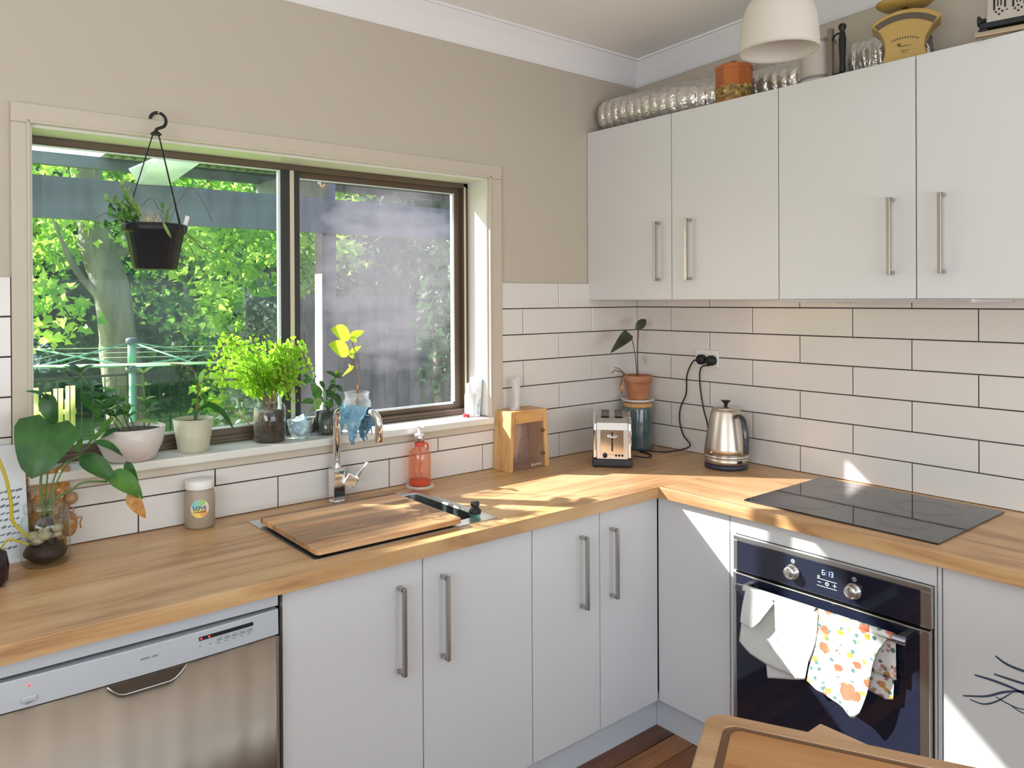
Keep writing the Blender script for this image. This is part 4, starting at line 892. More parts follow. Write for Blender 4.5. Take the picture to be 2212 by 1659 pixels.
t = thing('range_hood', 'slim slide-out range hood under the right wall cabinet', 'range hood', (-.16, -1.21, 1.54))
M['hoodgrey'] = mat('hood_grey', (.42, .40, .42), .4, .4)
g = G(); g.box(-.345, -1.508, 1.5505, -.02, -.912, 1.5612); obj('hood_body', g, mat('hood_white', (.70, .68, .67), .4), t, bevel=.002)
g = G(); g.box(-.352, -1.508, 1.553, -.346, -.912, 1.5612); ft = obj('front_lip', g, 'hoodgrey', t, bevel=.001)
for i in range(5):
    g = G(); g.lathe([(.004, -.002), (.004, 0)], (-.30, -1.10-.014*i, 1.5505), 10); obj('button', g, 'print', t)

# ================================================================== COUNTER THINGS
# soap on its coaster
M['coaster'] = mat('pale_stone_coaster', (.62, .56, .49), .7, vary=(30, (.78, .73, .66)))
cx, cy = -1.258, -.062
g = G(); n = 36; vs = []; 
for z, k in ((.9, .97), (.9, 1), (.9055, 1), (.9065, .96), (.905, .86)):
    vs += [(cx+.050*k*(1+.035*math.cos(8*2*PI*i/n))*math.cos(2*PI*i/n), cy+.050*k*(1+.035*math.cos(8*2*PI*i/n))*math.sin(2*PI*i/n), z) for i in range(n)]
g.add(vs, [tuple(reversed(range(n)))]+[(j*n+i, j*n+(i+1) % n, (j+1)*n+(i+1) % n, (j+1)*n+i) for j in range(4) for i in range(n)]+[tuple(4*n+i for i in range(n))])
o = obj('coaster', g, 'coaster'); tag(o, 'pale scalloped coaster under the orange soap bottle', 'coaster')
t = thing('soap_dispenser', 'clear pump bottle of orange liquid soap on a coaster by the sink', 'soap bottle', (cx, cy, .905))
M['soapglass'] = thin_glass('soap_bottle_plastic', (1.0, .74, .62), dirt=.20, dirtcol=(1, .52, .36), refl=1.5)
M['soap'] = mat('orange_soap', (.95, .17, .04), .15, trans=.5)
c = (cx, cy, .9055)
g = G(); g.lathe([(.036, 0), (.0395, .004), (.0395, .112), (.036, .122), (.024, .130), (.0165, .134), (.0165, .144)], c, 32); obj('bottle_body', g, 'soapglass', t)
g = G(); g.lathe([(.0365, .003), (.0365, .018), (0, .0185)], c, 28); obj('liquid_soap', g, 'soap', t)
g = G(); g.lathe([(.0175, .140), (.019, .142), (.019, .151), (.0175, .152)], c, 24); g.tube(arc((cx+.018, cy-.004, .9055+.132), .016, PI*.55, -PI*.3, 8, (1,0,0), (0,0,1)), .0035, 8); obj('neck_ring', g, mat('red_neck', (.75, .08, .04), .3), t)
g = G(); g.lathe([(.0175, .151), (.0175, .176), (.016, .178)], c, 24); obj('pump_collar', g, 'steel', t)
g = G(); g.lathe([(.018, .176), (.018, .181), (.007, .184), (.006, .205), (.010, .206), (.010, .214), (.006, .216)], c, 20); g.box(cx-.005, cy-.034, .9055+.208, cx+.005, cy, .9055+.215); obj('pump_head', g, 'white', t)
g = G(); g.tube([(cx, cy, .9055+.14), (cx+.004, cy, .9055+.06), (cx+.010, cy, .9055+.006)], .0028, 8); obj('dip_tube', g, thin_glass('dip_tube', (1, .7, .6), dirt=.5, dirtcol=(1, .6, .45)), t)
# jar with round sticker
cx, cy = -2.034, -.052
t = thing('screw_top_jar', 'frosted plastic jar with white lid and colourful round sticker', 'jar', (cx, cy, .9)); c = (cx, cy, .9)
M['frost'] = mat('frosted_contents', (.50, .42, .33), .35, trans=.25)
g = G(); g.lathe([(.037, 0), (.043, .006), (.0435, .090), (.040, .105), (.036, .112), (.036, .118)], c, 36); obj('jar_body', g, 'frost', t)
g = G(); g.lathe([(.040, .114), (.0405, .116), (.0405, .136), (.039, .138), (0, .1385)], c, 36, rib=(.006, 60)); obj('lid', g, 'white', t)
d = Vector((-.76, -2.30, 0)).normalized(); rr = Vector((-d.y, d.x, 0))*1; rr = Vector((0,0,1)).cross(d)
def on_jar(a, z, k=.0437+.0006): return Vector((cx, cy, .9))+d*(k*math.cos(a))+rr*(k*math.sin(a))+Vector((0, 0, z))
M['st1'] = mat('sticker_cream', (.78, .74, .62), .5); M['st2'] = mat('sticker_aqua', (.28, .58, .58), .5); M['st3'] = mat('sticker_yellow', (.85, .66, .12), .5); M['st4'] = mat('sticker_green', (.35, .60, .22), .5); M['st5'] = mat('sticker_orange', (.85, .38, .15), .5); M['ink2'] = mat('sticker_ink', (.02, .02, .015), .6)
def disc(u0, v0, r, m, k, nm, clip=None):
    g = G(); n = 28; vs = []
    for j in range(5):
        for i in range(n):
            q = r*j/4; x = u0+q*math.cos(2*PI*i/n); z = v0+q*math.sin(2*PI*i/n); L_ = math.hypot(x, z-.062)
            if clip and L_ > clip: x *= clip/L_; z = .062+(z-.062)*clip/L_
            vs.append(on_jar(x/.0437, z, k))
    g.add(vs, [(j*n+i, j*n+(i+1) % n, (j+1)*n+(i+1) % n, (j+1)*n+i) for j in range(4) for i in range(n)]); return obj(nm, g, m, t, recalc=False)
st = disc(0, .062, .0265, 'st1', .0441, 'sticker'); 
for q in ((-.010, .074, .015, 'st2', .0443), (-.006, .046, .015, 'st3', .0444), (.006, .080, .010, 'st4', .0445), (.011, .048, .010, 'st5', .0446)):
    s_ = disc(*q, 'sticker_patch', clip=.0262); 
def jar_text(body, size, z, sx=1.0):
    cu = bpy.data.curves.new('tmp', 'FONT'); cu.body = body; cu.size = size; cu.align_x = 'CENTER'; cu.offset = size*.018; o = bpy.data.objects.new('tmp', cu); COL.objects.link(o)
    bpy.context.view_layer.update(); me = bpy.data.meshes.new_from_object(o); g = G(); g.add([on_jar(v.co.x*sx/.0437, z+v.co.y, .0448) for v in me.vertices], [tuple(p.vertices) for p in me.polygons]); bpy.data.objects.remove(o)
    return obj('lettering', g, 'ink2', t, recalc=False)
jar_text('LOVE', .0150, .0585, 1.05); jar_text('CHANGE', .0085, .0500, 1.0)

# glass jar with rooted plant cutting, far left
cx, cy = -2.447, -.122; c = (cx, cy, .9)
t = thing('plant_jar', 'glass jar of pebbles with a large drooping-leaf plant, far left', 'potted plant', (cx, cy, .9))
g = G(); g.lathe([(.050, 0), (.056, .005), (.0575, .10), (.054, .118), (.047, .126), (.047, .132), (.050, .134), (.050, .150), (.0475, .152)], c, 40); obj('glass_jar', g, 'glass', t)
g = G(); g.ball((cx, cy, .9+.030), .050, 28, 10, (1, 1, .52), .12, 3); obj('dark_roots', g, mat('dark_root_mass', (.025, .012, .010), .6, bump=(70, 1, .006)), t)
M['pebble'] = mat('pebble', (.30, .24, .15), .5, vary=(30, (.46, .40, .26)))
random.seed(3)
for i in range(20):
    a = random.uniform(0, 2*PI); r_ = random.uniform(.014, .036); g = G()
    g.ball((cx+r_*math.cos(a), cy+r_*math.sin(a), .9+.034+.062*random.random()), random.uniform(.009, .015), 8, 6, (1.2, 1, .8), .3, i); obj('pebble', g, 'pebble', t)
for k in range(14):
    a = k*.9; g = G(); g.tube(smooth_path([(cx+.008*math.cos(a), cy+.008*math.sin(a), 1.02), (cx+.022*math.cos(a), cy+.022*math.sin(a), .975), (cx+.03*math.cos(a+1), cy+.03*math.sin(a+1), .94), (cx+.034*math.cos(a+1.6), cy+.034*math.sin(a+1.6), .912)], 4), .0028, 5); obj('root', g, 'soil', t)
def stem(parent, pts, r=.0022, m='stem', nm='stem'):
    g = G(); g.tube(smooth_path(pts, 5), r, 6); return obj(nm, g, m, parent)
def blade(parent, p0, p1, w_, m='leafmid', nrm=(-.5,-.8,.3), shape='oval', **k):
    g = G(); g.leaf(p0, p1, w_, nrm, shape, **k); return obj('leaf', g, m, parent, recalc=False)
tip = (cx-.005, cy, 1.0)
stem(t, [(cx-.005, cy, .93), (cx-.004, cy, 1.03), (-2.4581, -0.1250, 1.1092), (-2.4407, -0.1250, 1.2369)], .0034)
stem(t, [(cx+.012, cy, .95), (cx+.014, cy, 1.05), (-2.3937, -0.1300, 1.0739), (-2.3629, -0.1400, 1.0951), (-2.3073, -0.1500, 1.0910)], .0028)
stem(t, [(cx+.006, cy+.01, .95), (cx+.008, cy+.01, 1.05), (-2.4117, -0.1000, 1.1338), (-2.3641, -0.1200, 1.1609)], .0022)
stem(t, [(cx, cy+.01, .95), (cx+.002, cy+.01, 1.06), (-2.4327, -0.1000, 1.1967), (-2.4295, -0.1100, 1.2934), (-2.4398, -0.1100, 1.3278)], .0022)
stem(t, [(cx+.01, cy, .95), (cx+.012, cy, 1.05), (-2.3970, -0.0900, 1.1301), (-2.3264, -0.1000, 1.1925)], .0018)
g = G(); g.leaf((-2.4322, -0.1250, 1.2526), (-2.4828, -0.1550, 1.1253), .148, (-.3,-.9,.25), 'heart', curl=.10, fold=.22); obj('leaf', g, 'leafdark', t, recalc=False)
blade(t, (-2.4419, -0.1100, 1.3303), (-2.4219, -0.1200, 1.2437), .046, 'leafdark', shape='drop', curl=.1)
blade(t, (-2.4378, -0.1100, 1.3133), (-2.4922, -0.1300, 1.3420), .022, 'leafdark', nrm=(0,-.5,.9), shape='drop')
blade(t, (-2.3674, -0.1200, 1.1614), (-2.2835, -0.1600, 1.0831), .052, 'leafdark', nrm=(-.3,-.7,.6), shape='drop', curl=.14, fold=.3)
blade(t, (-2.3072, -0.1500, 1.1130), (-2.2237, -0.1700, 1.0347), .058, 'leafmid', nrm=(-.2,-.7,.7), shape='drop', curl=.12, fold=.3)
blade(t, (-2.2615, -0.1680, 1.0578), (-2.2169, -0.1700, 0.9812), .036, 'leafbrown', nrm=(-.2,-.9,.2), shape='drop', curl=.05)
blade(t, (-2.3275, -0.1000, 1.1939), (-2.2633, -0.1300, 1.1481), .026, 'leafdark', nrm=(0,-.6,.8), shape='drop')
blade(t, (-2.2540, -0.1200, 1.1327), (-2.2263, -0.1400, 1.0694), .026, 'leafdark', shape='drop'); blade(t, (-2.2752, -0.1400, 1.1190), (-2.2523, -0.1500, 1.0827), .020, 'leafmid', shape='drop')
blade(t, (-2.3698, -0.1100, 1.1686), (-2.3527, -0.0800, 1.2040), .016, 'leafmid', shape='oval')
stem(t, [(cx-.02, cy-.02, .955), (-2.5207, -0.1500, 1.0203), (-2.5263, -0.1500, 1.0727), (-2.5376, -0.1500, 1.1371), (-2.5547, -0.1500, 1.1905)], .0042, 'leafyellow', 'yellow_stem')
stem(t, [(cx-.045, cy-.045, .965), (-2.5331, -0.1700, 0.9875), (-2.5498, -0.1800, 0.9742), (-2.5661, -0.1900, 0.9690)], .0028, 'leafyellow', 'yellow_stem')
# amber crinkled packet behind it
M['amber'] = mat('amber_cellophane', (.72, .34, .05), .18, vary=(26, (.50, .42, .34)), trans=.4, coat=.6)
t = thing('cellophane_packet', 'crinkled amber cellophane packet with a copper twist, behind the plant jar', 'packet', (-2.42, -.04, .9))
def pk(u, v):
    x = -2.485+.115*u+.012*(1-v)*(u-.5)*-2; z = .902+.220*v; w_ = Vector((u*9, v*12, 2)); y = -.022-.028*math.sin(PI*u)*math.sin(PI*min(1, v*1.1+.05))-.012*noise.noise(w_)
    return (x+.006*noise.noise(w_*1.3), y, z+.010*noise.noise(w_*.7+Vector((5, 0, 0)))*v)
g = G(); g.grid(pk, 26, 34, False); obj('packet_body', g, 'amber', t, solid=.001, label='amber crinkled film')
g = G(); g.ball((-2.372, -.035, 1.035), .017, 12, 8); g.ball((-2.376, -.030, .965), .026, 12, 8, (.8, .8, 1.3)); obj('amber_lump', g, 'amber', t)
g = G(); g.tube(smooth_path([(-2.3906, -0.0500, 1.0171), (-2.3683, -0.0500, 1.0095), (-2.3774, -0.0500, 0.9862), (-2.3504, -0.0500, 0.9826), (-2.3539, -0.0500, 0.9694), (-2.3518, -0.0500, 0.9540)], 4), .0018, 6); obj('copper_twist', g, mat('copper_twist', (.50, .18, .06), .4, .6), t)
# paper leaning at far left
M['paper'] = mat('lettered_paper', (.68, .70, .74), .7)
t = thing('paper_card', 'pale grey card with rows of dark handwriting, leaning at far left', 'card', (-2.545, -.06, .9))
def pap(x, z): return (x+.006*(1.2-z)/.3, -.030-.045*(1.19-z)/.29, z)
g = G(); vs = [pap(-2.62, .9004), pap(-2.482, .9004), pap(-2.482, 1.195), pap(-2.62, 1.195)]; g.add(vs+[(a, b+.0012, c_) for a, b, c_ in vs], [(0,1,2,3), (7,6,5,4), (0,4,5,1), (1,5,6,2), (2,6,7,3), (3,7,4,0)]); obj('sheet', g, 'paper', t)
g = G(); random.seed(11)
for r_ in range(9):
    z = 1.075-.0175*r_; x = -2.615
    while x < -2.500-.004*(r_ % 3):
        w_ = random.uniform(.006, .015); h_ = random.uniform(.003, .006); q = [pap(x, z+random.uniform(-.001, .001)), pap(x+w_, z+.003), pap(x+w_, z+.003+h_), pap(x, z+h_)]
        g.add([(a, b-.0006, c_) for a, b, c_ in q], [(0,1,2,3)]); x += w_+random.uniform(.001, .004)
obj('handwriting', g, mat('faded_ink', (.16, .18, .20), .7), t, recalc=False)
# dark rounded pot cut by the left edge
g = G(); g.lathe([(.035, 0), (.046, .012), (.048, .045), (.043, .075), (.025, .088), (0, .092)], (-2.588, -0.225, .9), 28); o = obj('dark_pot', g, mat('dark_glaze', (.015, .006, .012), .25)); tag(o, 'small rounded black pot cut off by the left picture edge', 'pot')

# ------------------------------------------------------------------ knife block
M['oak'] = wood('pale_oak', (.60, .33, .12), (.76, .50, .24), 'z', 2.0, .45, dark=(.42, .21, .07)); M['oakh'] = wood('pale_oak_rail', (.58, .31, .11), (.74, .48, .22), 'x', 2.2, .45, dark=(.36, .17, .06))
M['acrylic'] = thin_glass('smoked_acrylic', (.90, .86, .84), dirt=.10, dirtcol=(.85, .72, .68), refl=1.6)
t = thing('knife_block', 'oak knife block with a clear front and one steel-handled knife', 'knife block', (-.775, -.062, .9))
xa, xb, ya, yb, H = -.876, -.674, -.112, -.012, .232
def legp(x0, x1, xt0, xt1): return [(x0,ya,.9),(x1,ya,.9),(x1,yb,.9),(x0,yb,.9),(xt0,ya,.9+H-.001),(xt1,ya,.9+H-.001),(xt1,yb,.9+H-.001),(xt0,yb,.9+H-.001)]
g = G(); g.hexa(legp(xa-.004, xa+.016, xa+.008, xa+.028)); obj('side_panel', g, 'oak', t, bevel=.002)
g = G(); g.hexa(legp(xb-.014, xb+.006, xb-.028, xb-.008)); obj('side_panel', g, 'oak', t, bevel=.002)
g = G(); g.box(xa+.028, ya+.0005, .9+H-.048, xb-.028, yb-.001, .9+H-.0005); obj('top_rail', g, 'oakh', t)
g = G(); g.box(xa+.022, ya+.006, .905, xb-.022, ya+.009, .9+H-.048); obj('clear_panel', g, 'acrylic', t)
g = G(); g.box(xa+.022, yb-.010, .905, xb-.022, yb-.007, .9+H-.048); obj('clear_panel', g, 'acrylic', t)
for z in (.955, 1.045):
    g = G(); g.lathe([(.007, 0), (.007, .008), (.005, .010)], (0,0,0), 12); g.xf(Matrix.Translation((xb-.022, ya+.004, z)) @ Matrix.Rotation(-PI/2, 4, 'Y')); obj('screw_knob', g, 'stembrown', t)
text('engraving', 'Kitchen', .016, 'white', t, (xb-.062, ya+.0045, .915), (1, 0, .12), (0, 0, 1), .0001)
t2 = thing('kitchen_knife', 'steel-handled chef knife standing in the oak block', 'knife', (-.806, -.06, .93))
g = G(); g.prism([(-.838, 1.10), (-.773, 1.10), (-.776, 1.03), (-.788, .98), (-.803, .925), (-.822, .975), (-.835, 1.04)], 'y', -.0610, -.0585); obj('knife_blade', g, mat('knife_steel', (.75, .68, .64), .35, .7), t2)
g = G()
def hb(z, x0, x1, y0=-.072, y1=-.048): return [(x0, y0, z), (x1, y0, z), (x1, y1, z), (x0, y1, z)]
lv = [hb(1.100, -.816, -.790), hb(1.133, -.822, -.790), hb(1.142, -.811, -.789), hb(1.160, -.806, -.788), hb(1.20, -.808, -.787), hb(1.235, -.815, -.786), hb(1.245, -.822, -.788), hb(1.262, -.800, -.784)]
vs = sum(lv, []); g.add(vs, [(0,3,2,1), tuple(28+i for i in range(4))]+[(4*j+i, 4*j+(i+1) % 4, 4*j+4+(i+1) % 4, 4*j+4+i) for j in range(7) for i in range(4)]); obj('knife_handle', g, mat('knife_handle_steel', (.74, .72, .72), .45, .35), t2, bevel=.003)

# ------------------------------------------------------------------ toaster, facing the camera
ang = math.atan2(-.67, -.74)      # front normal direction
t = thing('toaster', 'polished steel two-slice toaster with black base, facing the room', 'toaster', (-.425, -.225, .9), ang+PI/2)
# local frame: front is -y, width along x
tw, td, th = .150, .225, .200
g = G(); g.box(-tw/2-.004, -td/2-.003, .004, tw/2+.004, td/2+.003, .034); obj('base', g, 'rubber', t, bevel=.008, seg=3)
prof = [(-td/2, .034), (-td/2+.001, .150), (-td/2+.010, .176), (-td/2+.030, .194), (-td/2+.055, .200), (td/2-.03, .200), (td/2-.008, .188), (td/2, .160), (td/2, .034)]
def sidep(k, dz, e=0): return [(y*(1-e), min(z, .034+(z-.034)*1)-dz*(z > .1)) for y, z in prof]
g = G(); g.prism([(y, z) for y, z in prof], 'x', -tw/2+.014, tw/2-.014); obj('shell', g, 'steel', t, bevel=.002)
sp = [(y*.985, .034+(z-.034)*.975) for y, z in prof]
for s_ in (-1, 1):
    g = G(); g.prism(sp, 'x', s_*(tw/2-.0145), s_*tw/2); obj('side_cheek', g, 'chrome', t, bevel=.007, seg=3)
for x0 in (-.043, .010):
    g = G(); g.box(x0, -td/2+.028, .1985, x0+.032, td/2-.030, .2012); s = obj('toast_slot', g, 'gap', t)
    g = G(); 
    for k in range(4): g.box(x0, -td/2+.045+k*.036, .2006, x0+.032, -td/2+.049+k*.036, .2018)
    obj('slot_wire', g, 'handle', s)
g = G(); g.box(-.046, -td/2-.0012, .052, .046, -td/2+.001, .150); obj('front_plate', g, mat('front_plate_steel', (.70, .66, .58), .14, 1.0), t, bevel=.001)
g = G(); g.box(-.0032, -td/2-.002, .066, .0032, -td/2-.001, .142); obj('lever_slot', g, 'black', t)
g = G(); g.lathe([(.0, -.004), (.018, -.002), (.020, 0), (.018, .003), (0, .004)], (0, -td/2-.012, .124), 20, squash=(1, .55)); g.box(-.003, -td/2-.012, .121, .003, -td/2, .127); obj('lever', g, 'chrome', t)
g = G(); g.lathe([(.009, 0), (.009, .010), (.007, .012), (0, .012)], (0,0,0), 20); g.xf(Matrix.Translation((-.028, -td/2-.001, .050)) @ Matrix.Rotation(PI/2, 4, 'X')); obj('browning_knob', g, 'black', t)
for x in (.015, .027, .039):
    g = G(); g.lathe([(.0042, 0), (.0042, .004), (0, .005)], (0,0,0), 14); g.xf(Matrix.Translation((x, -td/2-.001, .050)) @ Matrix.Rotation(PI/2, 4, 'X')); obj('button', g, 'black', t)

# ------------------------------------------------------------------ canister, saucer, terracotta pot with plant
cx, cy = -.120, -.105
t = thing('stoneware_canister', 'blue-grey glazed stoneware canister with wooden lid behind the toaster', 'canister', (cx, cy, .9)); c = (cx, cy, .9)
g = G(); g.lathe([(.055, 0), (.061, .005), (.062, .015), (.062, .180), (.060, .188)], c, 44); obj('canister_body', g, mat('blue_glaze', (.055, .095, .115), .16, vary=(9, (.12, .17, .18)), coat=.6), t)
g = G(); g.lathe([(.060, .186), (.063, .188), (.063, .202), (.060, .205), (0, .205)], c, 44); obj('lid', g, 'oakh', t)
z0 = .9+.205
g = G(); g.lathe([(.038, 0), (.045, .0015), (.066, .008), (.076, .016), (.0745, .0175), (.062, .010), (.044, .0045), (0, .004)], (cx, cy, z0), 44); o = obj('saucer', g, 'white'); tag(o, 'small white saucer between the canister and the terracotta pot', 'saucer')
z0 += .0045
t = thing('rubber_plant', 'terracotta pot with two dark leaves, standing on the canister', 'potted plant', (cx, cy, z0)); c = (cx, cy, z0)
g = G(); g.lathe([(.042, 0), (.047, .018), (.055, .080), (.057, .084), (.062, .086), (.064, .115), (.061, .117), (.057, .112), (.055, .100), (0, .099)], c, 40); pot_ = obj('pot', g, 'terra', t)
g = G(); g.lathe([(.0555, .1005), (.03, .103), (0, .102)], c, 24); obj('soil', g, 'soil', t)
stem(t, [(cx, cy, z0+.10), (-0.1280, -0.1100, 1.3300), (-0.1210, -0.1100, 1.4284)], .0028, 'stembrown')
stem(t, [(cx-.004, cy, z0+.10), (-0.1467, -0.1100, 1.3309), (-0.1740, -0.1100, 1.4034), (-0.2045, -0.1100, 1.4125)], .0020, 'stembrown')
blade(t, (-0.1547, -0.1200, 1.4296), (-0.0945, -0.1300, 1.4734), .040, 'leafshade', nrm=(-.2,-.8,.4), shape='oval', curl=.1)
blade(t, (-0.1917, -0.1200, 1.4145), (-0.3618, -0.1600, 1.3376), .052, 'leafshade', nrm=(.3,-.6,.7), shape='drop', curl=.10, fold=.5)
g = G(); g.leaf((-0.0910, -0.1000, 1.3112), (-0.0562, -0.1000, 1.2678), .012, (-.4,-.8,.2), 'oval'); obj('leaf', g, 'dry', t, recalc=False)
for p in ([(-0.2232, -0.1200, 1.2383), (-0.2828, -0.1200, 1.2580), (-0.3064, -0.1200, 1.2476)], [(-0.2232, -0.1200, 1.2383), (-0.2590, -0.1200, 1.2626), (-0.2998, -0.1300, 1.2717)], [(-0.2292, -0.1200, 1.2427), (-0.2847, -0.1500, 1.2009), (-0.2962, -0.1650, 1.1637)]): stem(t, p, .002, 'stembrown', 'dry_stem')
blade(t, (-0.2769, -0.1200, 1.2517), (-0.2288, -0.1300, 1.2313), .020, 'leafbrown', nrm=(0,-.4,.9)); blade(t, (-0.2728, -0.1500, 1.2100), (-0.3020, -0.1650, 1.1681), .014, 'leafbrown')

# ------------------------------------------------------------------ kettle
cx, cy = -.152, -.575
t = thing('electric_kettle', 'tapered brushed-steel kettle with black handle, on its dark base', 'kettle', (cx, cy, .9)); c = (cx, cy, .9)
M['kettle'] = mat('kettle_steel', (.62, .55, .47), .34, 1.0)
g = G(); g.lathe([(.078, 0), (.082, .003), (.083, .014), (.079, .019), (0, .020)], c, 44); obj('power_base', g, mat('navy_base', (.03, .03, .055), .35), t)
g = G(); g.lathe([(.077, .020), (.080, .022), (.0815, .046)], c, 44); obj('lower_band', g, 'kettle', t)
g = G(); g.lathe([(.0815, .046), (.0855, .047), (.0865, .051), (.084, .054)], c, 44); obj('rim_ring', g, 'chrome', t)
g = G(); g.lathe([(.084, .054), (.0815, .080), (.074, .130), (.064, .185), (.057, .218), (.053, .228), (.048, .232)], c, 44); obj('kettle_body', g, 'kettle', t)
g = G(); g.lathe([(.050, .230), (.047, .236), (.030, .239), (0, .2395)], c, 36); lid = obj('lid', g, 'steel', t)
g = G(); g.lathe([(.007, .239), (.006, .246), (.010, .254), (.018, .261), (.018, .2635), (0, .264)], c, 24); obj('lid_knob', g, 'black', lid)
hd_ = Vector((-.30, -.954, 0)).normalized(); q = Vector((0, 0, 1)).cross(hd_)
def hp(rad, z, s=0): return Vector(c)+hd_*rad+Vector((0, 0, z))+q*s
path = smooth_path([hp(.058, .205), hp(.080, .213), hp(.100, .200), hp(.112, .165), hp(.117, .120), hp(.116, .075)], 6)
g = G(); vs = []
for i, p in enumerate(path):
    tt = (path[min(i+1, len(path)-1)]-path[max(i-1, 0)]).normalized(); nn = tt.cross(q).normalized(); a_, b_ = .0145, .007
    vs += [p+q*(a_*math.cos(k*PI/4))+nn*(b_*math.sin(k*PI/4)) for k in range(8)]
n = len(path); g.add(vs, [(8*i+k, 8*i+(k+1) % 8, 8*i+8+(k+1) % 8, 8*i+8+k) for i in range(n-1) for k in range(8)]+[tuple(reversed(range(8))), tuple(8*(n-1)+k for k in range(8))], True)
obj('handle', g, mat('navy_handle', (.025, .028, .045), .18, coat=.5), t)
g = G(); g.tube([p+hd_*-.0085 for p in path[3:]]+[hp(.088, .070)], .0042, 8); obj('handle_inlay', g, 'chrome', t)
sdr = Vector((-.785, .62, 0)); g = G()      # spout on the side away from the handle
sdr = -hd_; vs = []
for rad, z, wd in ((.060, .196, .016), (.082, .224, .004), (.058, .226, .012)): vs += [Vector(c)+sdr*rad+Vector((0, 0, z))+q*wd, Vector(c)+sdr*rad+Vector((0, 0, z))-q*wd]
g.add(vs, [(0,2,3,1), (2,4,5,3), (0,4,2), (1,3,5), (0,1,5,4)]); obj('spout', g, 'kettle', t)
g = G(); g.box(-.011, -.002, -.006, .011, .003, .006); g.xf(Matrix.Translation(hp(.0805, .033)) @ Matrix.Rotation(math.atan2(hd_.y, hd_.x)+PI/2, 4, 'Z')); obj('switch', g, 'black', t, bevel=.001)
g = G(); g.lathe([(.005, 0), (.004, .003), (0, .004)], (0, 0, 0), 12); 
lf = Vector((-.83, .10, 0)).normalized(); g.xf(Matrix.Translation(Vector(c)+lf*.083+Vector((0, 0, .068))) @ lf.to_track_quat('Z', 'Y').to_matrix().to_4x4()); obj('water_gauge_stud', g, 'chrome', t)

# ------------------------------------------------------------------ power point, plugs and leads
t = thing('power_point', 'white double power point on the tiled wall above the kettle', 'power outlet', (0, -.393, 1.273))
g = G(); g.box(-.020, -.449, 1.2735, -.0095, -.337, 1.3465); obj('face_plate', g, 'white', t, bevel=.003)
for y in (-.362, -.424):
    g = G(); g.box(-.0235, y-.006, 1.330, -.0195, y+.006, 1.340); obj('switch', g, 'white', t, bevel=.001)
def plug(y, z, label, pts, name='plug'):
    t = thing(name, label, 'plug', (-.02, y, z))
    g = G(); g.lathe([(.021, 0), (.0215, .004), (.0215, .020), (.017, .026), (.010, .028), (0, .028)], (0, 0, 0), 24); g.xf(Matrix.Translation((-.0206, y, z)) @ Matrix.Rotation(-PI/2, 4, 'Y')); obj('plug_body', g, 'black', t)
    g = G(); P = smooth_path(pts, 8); g.tube(P[:4], [.006, .0055, .0045, .004], 8); obj('strain_relief', g, 'black', t)
    g = G(); g.tube(P, .0031, 8); obj('lead', g, 'black', t)
plug(-.375, 1.3065, 'black plug and lead of the toaster, left socket', [(-.040, -.360, 1.3045), (-0.0450, -0.3408, 1.2944), (-0.0300, -0.3009, 1.2351), (-0.0200, -0.2883, 1.1531), (-0.0200, -0.2587, 1.0896), (-0.0250, -0.2573, 1.0292), (-0.0300, -0.2803, 0.9722), (-.06, -.335, .935), (-.10, -.25, .9045), (-.17, -.16, .9040), (-.205, -.245, .9040), (-.262, -.272, .9045), (-.305, -.236, .912)])
plug(-.424, 1.3045, 'black plug and lead of the kettle, right socket', [(-.040, -.422, 1.288), (-0.0420, -0.3806, 1.2712), (-0.0300, -0.3670, 1.2006), (-0.0300, -0.3828, 1.1038), (-0.0500, -0.4173, 1.0415), (-.10, -.455, 1.00), (-.115, -.465, .93), (-.10, -.478, .9045), (-.09, -.500, .905)])
g = G(); g.tube(arc((-.115, -.20, .9145), .012, 0, 2*PI, 20, (.5,.85,.1), (0,.1,1))[:-1], .0026, 8, closed=True); o = obj('clear_ring', g, 'glassw'); tag(o, 'small clear plastic ring standing by the cord near the canister', 'ring')

# ================================================================== WINDOWSILL
SZ = WZ0-.004
def pot_plant(name, label, c, prof, m, soil_r, soil_z, group=None):
    t = thing(name, label, 'potted plant', c, group=group)
    g = G(); g.lathe(prof, c, 40, cap=False); obj('pot', g, m, t)
    g = G(); g.lathe([(soil_r, soil_z), (soil_r*.5, soil_z+.004), (0, soil_z+.002)], c, 24); obj('soil', g, 'soil', t); return t
M['bowlw'] = mat('pinkish_white_glaze', (.66, .60, .57), .3); M['potc'] = mat('olive_cream_glaze', (.50, .485, .36), .35)
c = (-2.203, .035, SZ)
t = pot_plant('planter_bowl', 'wide white bowl of mixed succulents at the left of the sill', c, [(0, 0), (.058, 0), (.068, .006), (.088, .05), (.095, .095), (.0925, .096), (.085, .06), (.06, .03)], 'bowlw', .0905, .083)
random.seed(5)
def upright(parent, base, topp, ls, m, n=4, w_=.014, L_=.04, sm='stem'):
    stem(parent, [base, ((base[0]+topp[0])/2+.004, base[1], (base[2]+topp[2])/2), topp], .0022, sm)
    b, tt = Vector(base), Vector(topp)
    for k in range(n):
        q = 1-k*.24; p = b.lerp(tt, q); 
        for s_ in range(3 if k else 4):
            a = s_*2*PI/(3 if k else 4)+k*.8+.4; d_ = Vector((math.cos(a), math.sin(a)*.7, .45 if k == 0 else .25)).normalized()
            blade(parent, p, p+d_*L_*random.uniform(.75, 1.1), w_, m, nrm=(0, -.3, 1), shape='oval', curl=.1, nseg=5)
upright(t, (-2.23, .03, SZ+.08), (-2.3392, 0.0200, 1.3668), 1, 'leafdark', 3, .020, .050)
upright(t, (-2.165, .04, SZ+.08), (-2.1691, 0.0300, 1.3552), 1, 'leafpale', 4, .014, .036)
